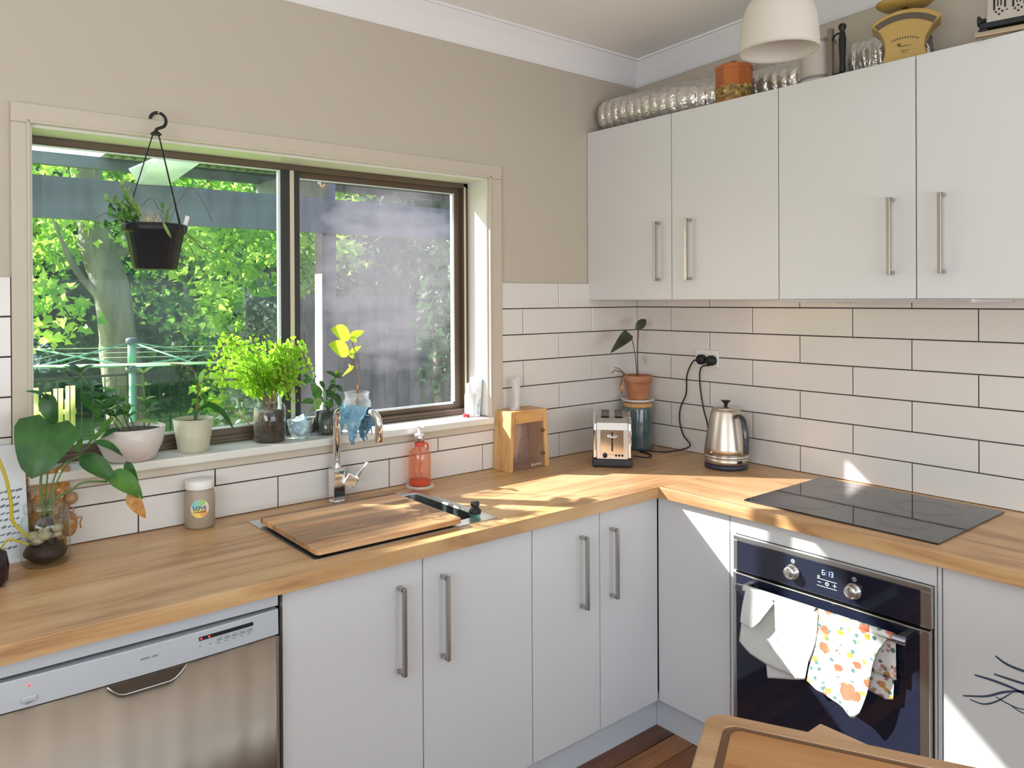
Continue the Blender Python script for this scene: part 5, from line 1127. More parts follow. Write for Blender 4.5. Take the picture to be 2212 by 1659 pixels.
upright(t, (-2.19, .03, SZ+.08), (-2.2315, 0.0200, 1.2774), 1, 'leafmid', 3, .020, .038)
upright(t, (-2.215, .01, SZ+.08), (-2.2919, 0.0000, 1.2886), 1, 'leafdark', 3, .034, .050)
upright(t, (-2.15, .05, SZ+.08), (-2.1503, 0.0400, 1.2519), 1, 'leafdark', 2, .018, .045)
upright(t, (-2.20, .05, SZ+.08), (-2.2516, 0.0500, 1.3002), 1, 'leafmid', 3, .018, .042)
for (a, b, w_, m) in (((-2.3227, 0.0000, 1.2719), (-2.3452, -0.0100, 1.3235), .034, 'leafdark'), ((-2.2934, 0.0000, 1.2368), (-2.3176, -0.0100, 1.2879), .030, 'leafdark'), ((-2.2618, -0.0200, 1.2425), (-2.3192, -0.0600, 1.1873), .018, 'leafmid'), ((-2.2680, -0.0200, 1.2171), (-2.3419, -0.0700, 1.1789), .012, 'leafmid'),
    ((-2.2500, -0.0200, 1.2087), (-2.3009, -0.0500, 1.1888), .016, 'leafdark'), ((-2.1968, 0.0200, 1.2180), (-2.1373, -0.0200, 1.2073), .012, 'leafpale'), ((-2.2439, -0.0300, 1.2028), (-2.2828, -0.0600, 1.2429), .012, 'leafpale'), ((-2.1889, 0.0200, 1.2683), (-2.1221, 0.0000, 1.2700), .012, 'leafdark'),
    ((-2.2752, 0.0000, 1.2676), (-2.2507, -0.0100, 1.2952), .03, 'leafdark'), ((-2.2291, 0.0000, 1.2369), (-2.2091, 0.0200, 1.2701), .018, 'leafmid')):
    blade(t, a, b, w_, m, nrm=(0,-.7,.7), shape='oval')
c = (-2.020, .045, SZ)
t = pot_plant('orchid_pot', 'cream tapered pot with arching strap leaves, second on the sill', c, [(0, 0), (.042, 0), (.045, .004), (.060, .100), (.0575, .101), (.052, .06), (.03, .03)], 'potc', .0555, .088)
b0 = (-2.015, .045, SZ+.088)
blade(t, b0, (-1.9873, 0.0300, 1.2495), .020, 'leafdark', nrm=(-.6,-.5,.5), shape='strap'); 
g = G(); P = smooth_path([(-2.0044, 0.0300, 1.2340), (-1.9828, 0.0100, 1.2483), (-1.9566, -0.0200, 1.2293), (-1.9404, -0.0300, 1.2048), (-1.9237, -0.0350, 1.1725)], 4)
vs = []; n = len(P)
for i, p in enumerate(P):
    w_ = .0105*math.sin(PI*(i+.6)/n)**.6; vs += [p+Vector((0, -w_*.8, w_)), p+Vector((0, -.0015, .001)), p-Vector((0, -w_*.8, w_))]
g.add(vs, [(3*i+k, 3*i+k+1, 3*i+4+k, 3*i+3+k) for i in range(n-1) for k in (0, 1)], True); obj('leaf', g, 'leafdark', t, recalc=False)
blade(t, (-1.9566, -0.0200, 1.2322), (-1.9055, -0.0300, 1.2285), .012, 'leafmid', nrm=(0,-.5,.9), shape='strap'); blade(t, (-1.9794, 0.0200, 1.2470), (-1.9355, 0.0300, 1.2507), .016, 'leaflime', nrm=(0,-.6,.6), shape='strap')
stem(t, [b0, (-2.0064, 0.0400, 1.2815), (-2.0076, 0.0400, 1.3243), (-2.0200, 0.0400, 1.3535), (-2.0477, 0.0400, 1.3707), (-2.0856, 0.0500, 1.3750)], .0022, 'stembrown')
blade(t, (-1.9982, 0.0400, 1.2380), (-1.9924, 0.0400, 1.2632), .010, 'leafpale'); blade(t, (-2.0034, 0.0400, 1.3126), (-1.9876, 0.0400, 1.3558), .016, 'leafpale', nrm=(-.4,-.8,0)); blade(t, (-2.0062, 0.0400, 1.3171), (-2.0158, 0.0400, 1.3504), .008, 'leafmid')
for k in range(5): stem(t, [(-1.9465, 0.0000, 1.2262), (-1.9262, 0.0000, 1.2386), (-1.868+.006*k, .01+.006*k, 1.192-.006*k)], .0012, 'dry', 'aerial_root')
# fern jar
c = (-1.772, .052, SZ)
t = thing('fern_jar', 'glass jar of dark soil overflowing with bright maidenhair fern', 'potted plant', c)
g = G(); g.lathe([(.048, 0), (.052, .005), (.052, .112), (.046, .122), (.040, .126), (.040, .140), (.043, .142), (.043, .147)], c, 40, cap=False); obj('glass_jar', g, 'glass', t)
g = G(); g.lathe([(.046, .003), (.0495, .008), (.0495, .098), (.03, .102), (0, .101)], c, 36); obj('soil', g, 'soil', t)
def frond(parent, base, mid, end, m='leaffern', n=11, sz=.0135):
    P = smooth_path([base, Vector(base).lerp(Vector(mid), .5)+Vector((0, 0, .012)), mid, end], 6); st = G(); st.tube(P, .0009, 5); s = obj('frond', st, 'stembrown', parent); g = G()
    L0 = len(P)
    for k in range(n):
        q = .30+.70*k/(n-1); i = min(L0-1, int(q*(L0-1))); p = P[i]; tt = (P[min(i+1, L0-1)]-P[max(i-1, 0)]).normalized(); sd_ = tt.cross(Vector((0.3, -.8, .5))).normalized()
        for s_ in (-1, 1):
            for h in range(2 if q < .92 else 1):
                d_ = (sd_*s_+tt*(.5+.5*h)+Vector((0, 0, -.18))).normalized(); ll = sz*(1.25-.55*q)*random.uniform(.8, 1.25); o_ = p+d_*(ll*(.45+1.15*h)); up_ = Vector((random.uniform(-.5,.5), -.8, random.uniform(0,1))).normalized(); b_ = d_.cross(up_).normalized()
                vs = [o_]; 
                for a in (-1.0, -.5, 0, .5, 1.0): vs.append(o_+(d_*math.cos(a*.9)+b_*math.sin(a*.9))*ll*(1 if abs(a) != .5 else 1.12))
                g.add(vs, [(0,1,2), (0,2,3), (0,3,4), (0,4,5)])
    obj('leaflets', g, m, s, recalc=False, kind='stuff')
random.seed(21); R = (-1.772, .050, SZ+.10)
FW = [(-1.949, 0.030, 1.405), (-1.981, 0.000, 1.365), (-1.979, 0.020, 1.324), (-1.924, 0.060, 1.437), (-1.909, 0.000, 1.424), (-1.867, 0.050, 1.440), (-1.841, 0.020, 1.450), (-1.782, 0.050, 1.447), (-1.768, 0.000, 1.423), (-1.728, 0.040, 1.397), (-1.700, 0.000, 1.394), (-1.674, -0.020, 1.385), (-1.655, 0.000, 1.349), (-1.699, -0.030, 1.294), (-1.705, -0.010, 1.338), (-1.928, -0.030, 1.353), (-1.888, -0.040, 1.365), (-1.798, -0.040, 1.345), (-1.907, -0.030, 1.309), (-1.953, -0.020, 1.325), (-1.774, -0.020, 1.291), (-1.847, -0.030, 1.406), (-1.801, -0.030, 1.396), (-1.845, 0.070, 1.393), (-1.713, 0.080, 1.371), (-1.894, 0.080, 1.373), (-1.702, 0.050, 1.418)]
for e in FW:
    e = Vector(e); b_ = Vector(R)+Vector((random.uniform(-.02,.02), random.uniform(-.02,.02), 0)); m_ = b_.lerp(e, .55)+Vector((0, 0, .045)); frond(t, b_, m_, e)
for m_, e in ((((-1.7364, 0.0200, 1.4254)), ((-1.7301, -0.0200, 1.2140))), (((-1.7246, 0.0000, 1.4107)), ((-1.7153, -0.0300, 1.2467))), (((-1.7645, 0.0000, 1.4004)), ((-1.7439, -0.0300, 1.2670))), (((-1.7003, 0.0000, 1.4202)), ((-1.6626, -0.0300, 1.3289))), (((-1.9162, 0.0000, 1.4434)), ((-1.9925, -0.0200, 1.3560))), (((-1.9016, 0.0000, 1.4285)), ((-1.9710, -0.0300, 1.3133)))):
    frond(t, R, m_, e, n=16)
# small glass bowl with crumpled film
c = (-1.668, .040, SZ); t = thing('glass_bowl', 'small cut-glass bowl beside the fern jar', 'bowl', c)
g = G(); g.lathe([(.022, 0), (.026, .003), (.038, .025), (.044, .062), (.0425, .062), (.036, .028), (.02, .006), (0, .005)], c, 32, rib=(.02, 16)); obj('bowl_body', g, 'glassw', t)
g = G(); g.ball((c[0]-.002, c[1]-.004, c[2]+.042), .029, 20, 14, (1, 1, .95), .7, 5); o = obj('crumpled_wrap', g, mat('blue_white_wrap', (.42, .62, .78), .3, vary=(22, (.88, .93, .95)))); tag(o, 'crumpled blue and white wrap inside the small glass bowl', 'wrap')
# jade plant
c = (-1.560, .052, SZ); t = thing('jade_plant', 'jade plant with thick oval leaves in a smoky glass tumbler', 'potted plant', c)
g = G(); g.lathe([(.036, 0), (.042, .003), (.043, .010), (.044, .088), (.0425, .088), (.041, .012)], c, 36, cap=False); obj('glass_tumbler', g, 'glass', t)
g = G(); g.lathe([(.038, .008), (.0405, .014), (.041, .078), (.02, .082), (0, .082)], c, 30); obj('soil', g, mat('smoky_soil', (.06, .05, .045), .4), t)
R = (c[0], c[1], c[2]+.08)
JS = [[R, (-1.6065, 0.0300, 1.2583), (-1.6316, 0.0200, 1.3031)], [R, (-1.5474, 0.0300, 1.2457), (-1.5453, 0.0300, 1.3060)], [R, (-1.5909, 0.0000, 1.2332), (-1.6010, 0.0000, 1.2761)]]
for p in JS: stem(t, p, .0030, 'stem')
for a, b, w_, m in (((-1.6317, 0.0200, 1.3000), (-1.6814, 0.0000, 1.2928), .020, 'leafmid'), ((-1.6182, 0.0000, 1.2356), (-1.6531, -0.0100, 1.2916), .036, 'leafmid'), ((-1.6352, 0.0000, 1.2277), (-1.6945, -0.0200, 1.2319), .022, 'leafmid'), ((-1.6234, -0.0100, 1.2092), (-1.6699, -0.0400, 1.2076), .020, 'leafpale'), ((-1.6248, -0.0200, 1.2442), (-1.6584, -0.0400, 1.2035), .028, 'leafpale'),
    ((-1.6011, 0.0000, 1.2606), (-1.5684, -0.0100, 1.2511), .016, 'leafdark'), ((-1.5977, 0.0000, 1.2494), (-1.5564, -0.0200, 1.2323), .016, 'leafdark'), ((-1.5435, 0.0300, 1.3059), (-1.5853, 0.0200, 1.3235), .014, 'leafdark'), ((-1.5435, 0.0300, 1.3075), (-1.5381, 0.0300, 1.3278), .009, 'leaflime'), ((-1.5435, 0.0300, 1.3059), (-1.5204, 0.0200, 1.3115), .010, 'leafmid'), ((-1.5436, 0.0300, 1.3011), (-1.5330, 0.0000, 1.3011), .009, 'leafdark'),
    ((-1.5455, 0.0300, 1.2774), (-1.5822, 0.0100, 1.2582), .015, 'leafdark'), ((-1.5454, 0.0300, 1.2901), (-1.5699, 0.0200, 1.2831), .012, 'leafmid'), ((-1.5420, 0.0300, 1.2739), (-1.5261, 0.0100, 1.2522), .016, 'leafdark'), ((-1.5474, 0.0200, 1.2466), (-1.5460, -0.0100, 1.2021), .022, 'leafdark'), ((-1.5754, 0.0000, 1.2319), (-1.5911, -0.0200, 1.2011), .020, 'leafmid'),
    ((-1.6336, 0.0300, 1.2916), (-1.6603, 0.0300, 1.3198), .012, 'leafdark'), ((-1.6267, 0.0300, 1.3067), (-1.6180, 0.0200, 1.3115), .010, 'leafdark'), ((-1.6010, 0.0000, 1.2715), (-1.6179, 0.0000, 1.2975), .014, 'leafdark'), ((-1.6098, -0.0100, 1.2234), (-1.5825, -0.0300, 1.2107), .018, 'leafmid'), ((-1.6079, 0.0200, 1.2827), (-1.5958, 0.0100, 1.2936), .010, 'leafpale')):
    g = G(); g.leaf(a, b, w_, (-.3,-.75,.5), 'oval', curl=.14, fold=.1, nseg=6); obj('leaf', g, m, t, recalc=False, solid=.003)
# lime cutting in a jar
c = (-1.447, .052, SZ); t = thing('cutting_jar', 'water jar with three lime heart-shaped leaves, behind the tap', 'potted plant', c)
g = G(); g.lathe([(.044, 0), (.049, .005), (.050, .095), (.047, .105), (.042, .112), (.042, .128), (.044, .130), (.044, .136)], c, 40, cap=False); obj('glass_jar', g, 'glassw', t)
stem(t, [(c[0], c[1], SZ+.02), (-1.4462, 0.0500, 1.2357), (-1.4366, 0.0500, 1.2809), (-1.4418, 0.0500, 1.3419), (-1.4726, 0.0500, 1.4364)], .0016, 'stembrown'); stem(t, [(c[0]-.004, c[1], SZ+.02), (-1.4480, 0.0500, 1.2441), (-1.4532, 0.0500, 1.2984), (-1.4622, 0.0500, 1.3382), (-1.4766, 0.0500, 1.3813)], .0016, 'stembrown')
for k in range(4): a = k*1.6; stem(t, [(-1.4423, 0.0500, 1.2649), (c[0]+.012*math.cos(a), c[1]+.012*math.sin(a), SZ+.07), (c[0]+.028*math.cos(a), c[1]+.028*math.sin(a), SZ+.03)], .0018, 'root', 'root')
for p, q_, w_, m, sh in (((-1.4726, 0.0500, 1.4364), (-1.5584, 0.0300, 1.4671), .060, 'leaflime', 'oval'), ((-1.4744, 0.0500, 1.4381), (-1.4110, 0.0600, 1.4555), .026, 'leaflime', 'drop'), ((-1.4725, 0.0500, 1.4381), (-1.4543, 0.0400, 1.4182), .020, 'leaflime', 'oval'),
    ((-1.4766, 0.0500, 1.3797), (-1.5674, 0.0300, 1.4151), .060, 'leaflime', 'oval'), ((-1.4766, 0.0500, 1.3797), (-1.4227, 0.0600, 1.4030), .018, 'leaflime', 'drop'), ((-1.4766, 0.0500, 1.3797), (-1.4657, 0.0400, 1.3618), .018, 'leaflime', 'oval'), ((-1.4603, 0.0500, 1.3348), (-1.5169, 0.0300, 1.3025), .013, 'leafyellow', 'drop'), ((-1.4714, 0.0500, 1.3273), (-1.4805, 0.0500, 1.3425), .008, 'leafyellow', 'oval')):
    blade(t, p, q_, w_, m, nrm=(-.1,-.9,.35), shape=sh, curl=.05, fold=.12)
# right end of the sill
c = (-.948, .048, SZ); g = G(); g.lathe([(.017, 0), (.019, .003), (.019, .085), (.016, .092), (.0135, .095), (.0135, .128), (.012, .130), (0, .130)], c, 28, cap=False); o = obj('white_bottle', g, mat('bright_white', (.85, .85, .84), .3)); tag(o, 'small white cylinder bottle at the right end of the sill', 'bottle')
t = thing('paper_carton', 'white and blue printed carton leaning in the right corner of the sill', 'carton', (-.922, .045, SZ))
g = G(); g.hexa([(-.938,.020,SZ),(-.918,.020,SZ),(-.910,.075,SZ),(-.936,.075,SZ),(-.9235,.020,SZ+.150),(-.9035,.020,SZ+.150),(-.9035,.075,SZ+.150),(-.9235,.075,SZ+.150)]); obj('carton_body', g, mat('carton_white', (.84, .85, .86), .4), t, bevel=.001)
g = G(); g.hexa([(-.937,.0192,SZ+.01),(-.9195,.0192,SZ+.01),(-.9195,.0198,SZ+.01),(-.937,.0198,SZ+.01),(-.930,.0192,SZ+.055),(-.9145,.0192,SZ+.075),(-.9145,.0198,SZ+.075),(-.930,.0198,SZ+.055)]); obj('blue_print', g, mat('blue_print', (.30, .42, .52), .4, vary=(60, (.75, .82, .86))), t)
g = G(); g.hexa([(-.908,.0190,SZ+.120),(-.9032,.0190,SZ+.120),(-.9032,.0196,SZ+.120),(-.908,.0196,SZ+.120),(-.908,.0190,SZ+.142),(-.9032,.0190,SZ+.142),(-.9032,.0196,SZ+.142),(-.908,.0196,SZ+.142)]); obj('blue_label', g, mat('blue_label', (.18, .45, .66), .4), t)
g = G(); g.ball((-.978, .040, SZ+.008), .008, 10, 8, (1, 1, 1), .5, 2); g.ball((-.966, .034, SZ+.006), .006, 10, 8, (1.2, 1, 1), .5, 4); o = obj('red_trinket', g, mat('red_trinket', (.70, .05, .09), .35)); tag(o, 'tiny red trinket by the foot of the white bottle', 'trinket')

# ------------------------------------------------------------------ hanging plant
hx, hy = -2.165, -.085
t = thing('hanging_planter', 'black ribbed hanging pot with trailing succulents before the window', 'hanging plant', (hx, hy, 1.655))
c = (hx, hy, 1.655)
g = G(); g.lathe([(0, 0), (.055, 0), (.058, .004), (.076, .100), (.082, .104), (.085, .108), (.085, .124), (.080, .127), (.076, .118), (.070, .095)], c, 60, rib=(.02, 36), cap=False); obj('pot', g, 'black', t)
g = G(); g.lathe([(.076, .112), (.04, .118), (0, .116)], c, 24); obj('soil', g, 'soil', t)
hk = (-2.1606, -0.0850, 2.0370)
g = G(); g.lathe([(.013, 0), (.016, .003), (.012, .007), (.006, .012)], (hk[0], hk[1], hk[2]-.003), 12)
P = [(hk[0], hk[1], hk[2]+.005), (hk[0]+.002, hk[1], hk[2]+.014)]+[(hk[0]+.006+.0215*math.cos(a), hk[1], hk[2]+.040+.0215*math.sin(a)) for a in [(-.9+i*.28) for i in range(15)]]
g.tube(smooth_path(P, 3), .0046, 8); obj('hook', g, 'black', t)
for k, a in enumerate((2.9, .2, -.9)):
    e = (hx+.080*math.cos(a), hy+.080*math.sin(a), 1.655+.118); g = G(); g.tube([(hk[0]+.008*math.cos(a), hk[1]+.008*math.sin(a), hk[2]), e], .0017, 6); obj('hanger_wire', g, 'black', t)
g = G(); g.box(.0, 0, 0, .011, .002, .052); g.xf(Matrix.Translation((hx+.062, hy-.03, 1.655+.105)) @ Matrix.Rotation(.28, 4, 'Y')); obj('plant_tag', g, 'white', t)
random.seed(9)
def sprig(b, e, m, n=9, w_=.011, L_=.028):
    P = smooth_path([b, Vector(b).lerp(Vector(e), .5)+Vector((0, 0, .012)), e], 5); g = G(); g.tube(P, .0013, 5); s = obj('sprig', g, 'stem', t); g = G()
    for k in range(n):
        q = .25+.75*k/(n-1); p = P[min(len(P)-1, int(q*(len(P)-1)))]; a = k*2.4; d_ = (Vector((math.cos(a), math.sin(a), .5))+(P[-1]-P[0]).normalized()*.9).normalized(); g.leaf(p, p+d_*L_*random.uniform(.7, 1.2), w_, (0,-.5,1), 'drop', nseg=4)
    obj('sprig_leaves', g, m, s, recalc=False)
B = (hx-.04, hy, 1.775)
for e, m in (((-2.2528, -0.0850, 1.8828), 'leafpale'), ((-2.2962, -0.1000, 1.8398), 'leafpale'), ((-2.2685, -0.0800, 1.8338), 'leafmid'), ((-2.2895, -0.1100, 1.7919), 'leafmid'), ((-2.2967, -0.1000, 1.7649), 'leafdark'), ((-2.2806, -0.1200, 1.7393), 'leafdark'), ((-2.2472, -0.1000, 1.8460), 'leafmid'), ((-2.2285, -0.1200, 1.8201), 'leafpale'), ((-2.2758, -0.0600, 1.8162), 'leafdark'), ((-2.2723, -0.1300, 1.7813), 'leafmid')): sprig(B, e, m)
B = (hx+.03, hy, 1.775)
for e, m in (((-2.1189, -0.0900, 1.8569), 'leafpale'), ((-2.1406, -0.1200, 1.8236), 'leafpale'), ((-2.1462, -0.0700, 1.8437), 'leafmid')): sprig(B, e, m, 5, .006, .02)
blade(t, (-2.1677, -0.1700, 1.7816), (-2.1474, -0.1750, 1.7393), .008, 'leafpale', shape='strap')
for pts in ([B, (-2.0792, -0.1000, 1.8881), (-2.0431, -0.1100, 1.8606), (-2.0135, -0.1200, 1.7946)], [B, (-2.1746, -0.1000, 1.8516), (-2.2079, -0.1100, 1.8288)], [B, (-2.0896, -0.1100, 1.7646), (-2.0407, -0.1200, 1.7130)], [B, (-2.0992, -0.1200, 1.7569), (-2.0205, -0.1000, 1.7256)], [B, (-2.0960, -0.1300, 1.7367), (-2.0640, -0.1300, 1.6852)], [B, (-2.1149, -0.1300, 1.7749), (-2.0863, -0.1400, 1.7469)], [B, (-2.0891, -0.1000, 1.7455), (-2.0079, -0.1100, 1.7039)], [(hx-.04, hy, 1.775), (-2.2884, -0.1000, 1.8028), (-2.3194, -0.1000, 1.7909)]): stem(t, pts, .0009, 'stembrown', 'trailing_stalk')
g = G()
for k in range(26):
    a = random.uniform(-1.0, 1.0); b_ = Vector((hx-.01+random.uniform(-.02,.02), hy+random.uniform(-.03,.02), 1.773)); g.tube([b_, b_+Vector((math.sin(a)*.045, random.uniform(-.01,.01), math.cos(a)*.050*random.uniform(.6,1.1)))], .0008, 4)
obj('dry_tuft', g, 'dry', t, kind='stuff')
g = G(); g.tube([(hk[0]+.006, -.0005, 2.0985), (hk[0]+.006, -.078, 2.0965), (hk[0]+.006, -.092, 2.098), (hk[0]+.006, -.097, 2.106)], .0024, 8)
o = obj('cup_hook', g, 'casing'); tag(o, 'small screw hook above the window holding the hanging pot', 'hook')

# ================================================================== ON TOP OF THE WALL CABINETS
M['foil'] = mat('crinkled_foil', (.74, .71, .67), .30, .85, bump=(40, .9, .010))
def duct(name, label, pts, R_, pitch, seed, wob=.05):
    P = smooth_path(pts, 12); L_ = sum((P[i+1]-P[i]).length for i in range(len(P)-1)); n = int(L_/pitch*8); Q_ = []; acc = 0; j = 0
    cum = [0]; 
    for i in range(len(P)-1): cum.append(cum[-1]+(P[i+1]-P[i]).length)
    for k in range(n+1):
        s = L_*k/n
        while j < len(P)-2 and cum[j+1] < s: j += 1
        Q_.append(P[j].lerp(P[j+1], (s-cum[j])/max(1e-9, cum[j+1]-cum[j])))
    g = G(); N_ = 36; vs = []
    for k, p in enumerate(Q_):
        tt = (Q_[min(k+1, n)]-Q_[max(k-1, 0)]).normalized(); u_ = Vector((0, 0, 1)); v_ = tt.cross(u_).normalized(); u_ = v_.cross(tt)
        r_ = R_*(1-.055*abs(math.sin(PI*k/8))**.6 if False else 1-.07*(1-abs(math.sin(PI*k/8))))
        for i in range(N_):
            a = 2*PI*i/N_; q = r_*(1+wob*noise.noise(Vector((math.cos(a)*1.6, math.sin(a)*1.6, k*.16+seed)))); vs.append(p+v_*(q*math.cos(a))+u_*(q*math.sin(a)))
    g.add(vs, [(k*N_+i, k*N_+(i+1) % N_, (k+1)*N_+(i+1) % N_, (k+1)*N_+i) for k in range(n) for i in range(N_)], True)
    o = obj(name, g, 'foil', solid=.001); return tag(o, label, 'duct')
duct('foil_duct', 'long silver ribbed foil duct lying on the left wall cabinets', [(-.225, -.028, UT+.078), (-.215, -.22, UT+.078), (-.190, -.42, UT+.078), (-.112, -.63, UT+.077), (-.105, -.78, UT+.077), (-.106, -.925, UT+.077)], .075, .038, 1, .04)
duct('foil_duct', 'crumpled piece of foil duct between the dark handle and the yellow scales', [(-.098, -1.072, UT+.082), (-.100, -1.16, UT+.082), (-.100, -1.29, UT+.080)], .076, .024, 6, .16)
# orange octagonal tin
cx, cy = -.262, -.690
M['tinorange'] = mat('burnt_orange_tin', (.34, .085, .014), .35, vary=(7, (.46, .14, .025)))
t = thing('octagonal_tin', 'orange octagonal lidded tin with a flower band on the wall cabinets', 'tin', (cx, cy, UT)); c = (cx, cy, UT)
g = G(); g.lathe([(.066, 0), (.068, .003), (.068, .128), (.064, .130)], c, 8, False); obj('tin_body', g, 'tinorange', t, bevel=.002)
g = G(); g.lathe([(.070, .120), (.070, .136), (.055, .142), (0, .144)], c, 8, False); lid = obj('lid', g, 'tinorange', t, bevel=.002)
g = G(); g.lathe([(.012, .143), (.017, .147), (.017, .154), (.012, .157), (0, .157)], c, 16); obj('lid_knob', g, mat('dark_bronze', (.10, .05, .02), .4, .5), lid)
g = G(); g.lathe([(.0684, .006), (.0688, .008), (.0688, .052), (.0684, .054)], c, 8, False, cap=False); obj('flower_band', g, mat('band_ground', (.10, .035, .012), .5, vary=(70, (.40, .24, .05))), t)
g = G(); random.seed(4)
for k in range(110):
    a = random.uniform(0, 2*PI); z = .018+.040*random.random(); ap = .0655; sec = round((a-PI/8)/(PI/4)); am = PI/8+sec*PI/4; rr_ = .068*math.cos(PI/8)/math.cos(a-am); r_ = random.uniform(.004, .008)
    nn = Vector((math.cos(am), math.sin(am), 0)); tt = Vector((-nn.y, nn.x, 0)); p = Vector(c)+Vector((math.cos(a)*rr_, math.sin(a)*rr_, z))+nn*.0016
    g.add([p+(tt*math.cos(2*PI*i/5+k)+Vector((0, 0, 1))*math.sin(2*PI*i/5+k))*r_ for i in range(5)], [tuple(range(5))])
obj('flower_print', g, mat('flower_print', (.05, .06, .02), .5, vary=(55, (.62, .48, .16))), t, recalc=False)
# enamel pot with bracket handle
cx, cy = -.235, -1.000
t = thing('coffee_pot', 'tall pinkish-grey pot half hidden behind the pendant lamp', 'pot', (cx, cy, UT)); c = (cx, cy, UT)
M['enamel'] = mat('pinkish_enamel', (.47, .42, .385), .45, vary=(6, (.56, .51, .47)))
g = G(); g.lathe([(.056, 0), (.058, .004), (.056, .150), (.050, .160), (0, .162)], c, 36); obj('pot_body', g, 'enamel', t)
for z in (.018, .140):
    g = G(); g.lathe([(.0575, z), (.0595, z+.002), (.0595, z+.008), (.0572, z+.010)], c, 36, cap=False); obj('band', g, mat('grey_band', (.25, .23, .23), .4), t)
g = G(); g.box(cx-.050, cy-.074, UT+.004, cx-.030, cy-.058, UT+.172); obj('handle_bracket', g, mat('bracket_brown', (.20, .16, .13), .5), t, bevel=.003)
hx2, hy2 = cx-.055, cy-.112
g = G(); g.tube(smooth_path([(cx-.042, cy-.064, UT+.118), (cx-.05, cy-.085, UT+.142), (hx2, hy2, UT+.145)], 5), .0032, 6); g.tube(smooth_path([(cx-.042, cy-.064, UT+.02), (cx-.05, cy-.09, UT+.014), (hx2, hy2, UT+.016)], 5), .0032, 6); obj('handle_arm', g, 'black', t)
g = G(); g.lathe([(.006, .012), (.010, .020), (.0085, .045), (.0105, .085), (.012, .120), (.009, .140), (.007, .148), (.011, .156), (.013, .165), (.009, .172), (0, .173)], (hx2, hy2, UT), 16); obj('turned_handle', g, 'black', t)
# yellow kitchen scales
M['yellow'] = mat('mustard_enamel', (.47, .31, .085), .38); M['yellowd'] = mat('mustard_enamel_side', (.42, .27, .07), .4)
t = thing('kitchen_scales', 'retro mustard-yellow kitchen scales with fan-shaped dial and top pan', 'scales', (-.235, -1.285, UT), math.radians(-68))
# local: front is -y, x to the viewer's right
ol = [(-.066, 0), (.064, 0), (.060, .020), (.052, .050), (.055, .075), (.075, .110), (.098, .130), (.094, .140), (.060, .160), (.020, .168), (-.020, .167), (-.060, .156), (-.092, .136), (-.094, .127), (-.070, .105), (-.058, .075), (-.056, .040)]
g = G(); g.prism(ol, 'y', -.045, .045); body_ = obj('scale_body', g, 'yellow', t, bevel=.006, seg=3)
def fan(r0, r1, a0, a1, y, zc, m, nm, n=14, par=None):
    g = G(); vs = []
    for i in range(n+1):
        a = a0+(a1-a0)*i/n
        for r_ in (r0, r1): vs += [(r_*math.sin(a), y, zc+r_*math.cos(a))]
    g.add(vs+[(p[0], p[1]+.002, p[2]) for p in vs], [(2*i, 2*i+1, 2*i+3, 2*i+2) for i in range(n)]+[(2*n+2+2*i+2, 2*n+2+2*i+3, 2*n+2+2*i+1, 2*n+2+2*i) for i in range(n)]); return obj(nm, g, m, par or t)
fan(.128, .147, -.62, .62, -.0462, .008, mat('dial_window', (.10, .075, .05), .25), 'dial_window')
g = G()
for i in range(11):
    a = -.42+i*.084; q = Vector((math.sin(a), 0, math.cos(a))); p = Vector((0, -.0458, -.005))+q*.082; s_ = Vector((q.z, 0, -q.x)); w_, h_ = .0018, .006; g.add([p-s_*w_, p+s_*w_, p+s_*w_+q*h_, p-s_*w_+q*h_], [(0,1,2,3)])
for x0, x1, z, h_ in ((-.018, .016, .052, .003), (-.022, -.012, .055, .008), (-.012, .010, .038, .0025), (-.010, .006, .032, .002)): g.add([(x0, -.0458, z), (x1, -.0458, z+.001), (x1, -.0458, z+h_), (x0, -.0458, z+h_)], [(0,1,2,3)])
obj('worn_lettering', g, mat('worn_print', (.10, .07, .03), .6), t, recalc=False)
g = G(); g.lathe([(.010, .160), (.008, .186)], (0, 0, 0), 14); obj('pan_post', g, 'handle', t)
g = G(); g.lathe([(.030, .186), (.070, .190), (.082, .199), (.084, .205), (.081, .205), (.068, .196), (0, .193)], (0, 0, 0), 40, squash=(1, .85)); obj('pan', g, 'yellow', t)
# vintage toaster
t = thing('vintage_toaster', 'old chrome toaster with pierced pattern, cut by the top right corner', 'toaster', (-.255, -1.63, UT), math.radians(-78))
g = G(); g.box(-.120, -.06, .030, .125, .06, .045); g.box(-.118, -.058, 0, -.100, -.045, .03); obj('black_band', g, 'black', t, bevel=.002)
g = G(); pr = [(-.075, .0), (-.085, .006), (-.078, .020), (-.062, .030), (.062, .030), (.078, .020), (.085, .006), (.075, 0)]
g.prism([(y*.8, z) for y, z in pr], 'x', -.132, .132); obj('skirt', g, mat('tarnished_chrome', (.62, .54, .40), .25, 1), t, bevel=.003)
M['oldchrome'] = mat('aged_chrome', (.52, .47, .42), .35, .6)
g = G(); g.hexa([(-.105,-.050,.045),(.115,-.050,.045),(.115,.050,.045),(-.105,.050,.045),(-.100,-.038,.20),(.110,-.038,.20),(.110,.038,.20),(-.100,.038,.20)]); obj('toaster_body', g, 'oldchrome', t, bevel=.003)
def yf(z): return -.0505+.012*(z-.045)/.155
g = G()
def strip(x0, z0, x1, z1): g.add([(x0, yf(z0)-.0006, z0), (x1, yf(z0)-.0006, z0), (x1, yf(z1)-.0006, z1), (x0, yf(z1)-.0006, z1)], [(0,1,2,3)])
def dia(x, z, r_): g.add([(x-r_, yf(z)-.0006, z), (x, yf(z-r_)-.0006, z-r_), (x+r_, yf(z)-.0006, z), (x, yf(z+r_)-.0006, z+r_)], [(0,1,2,3)])
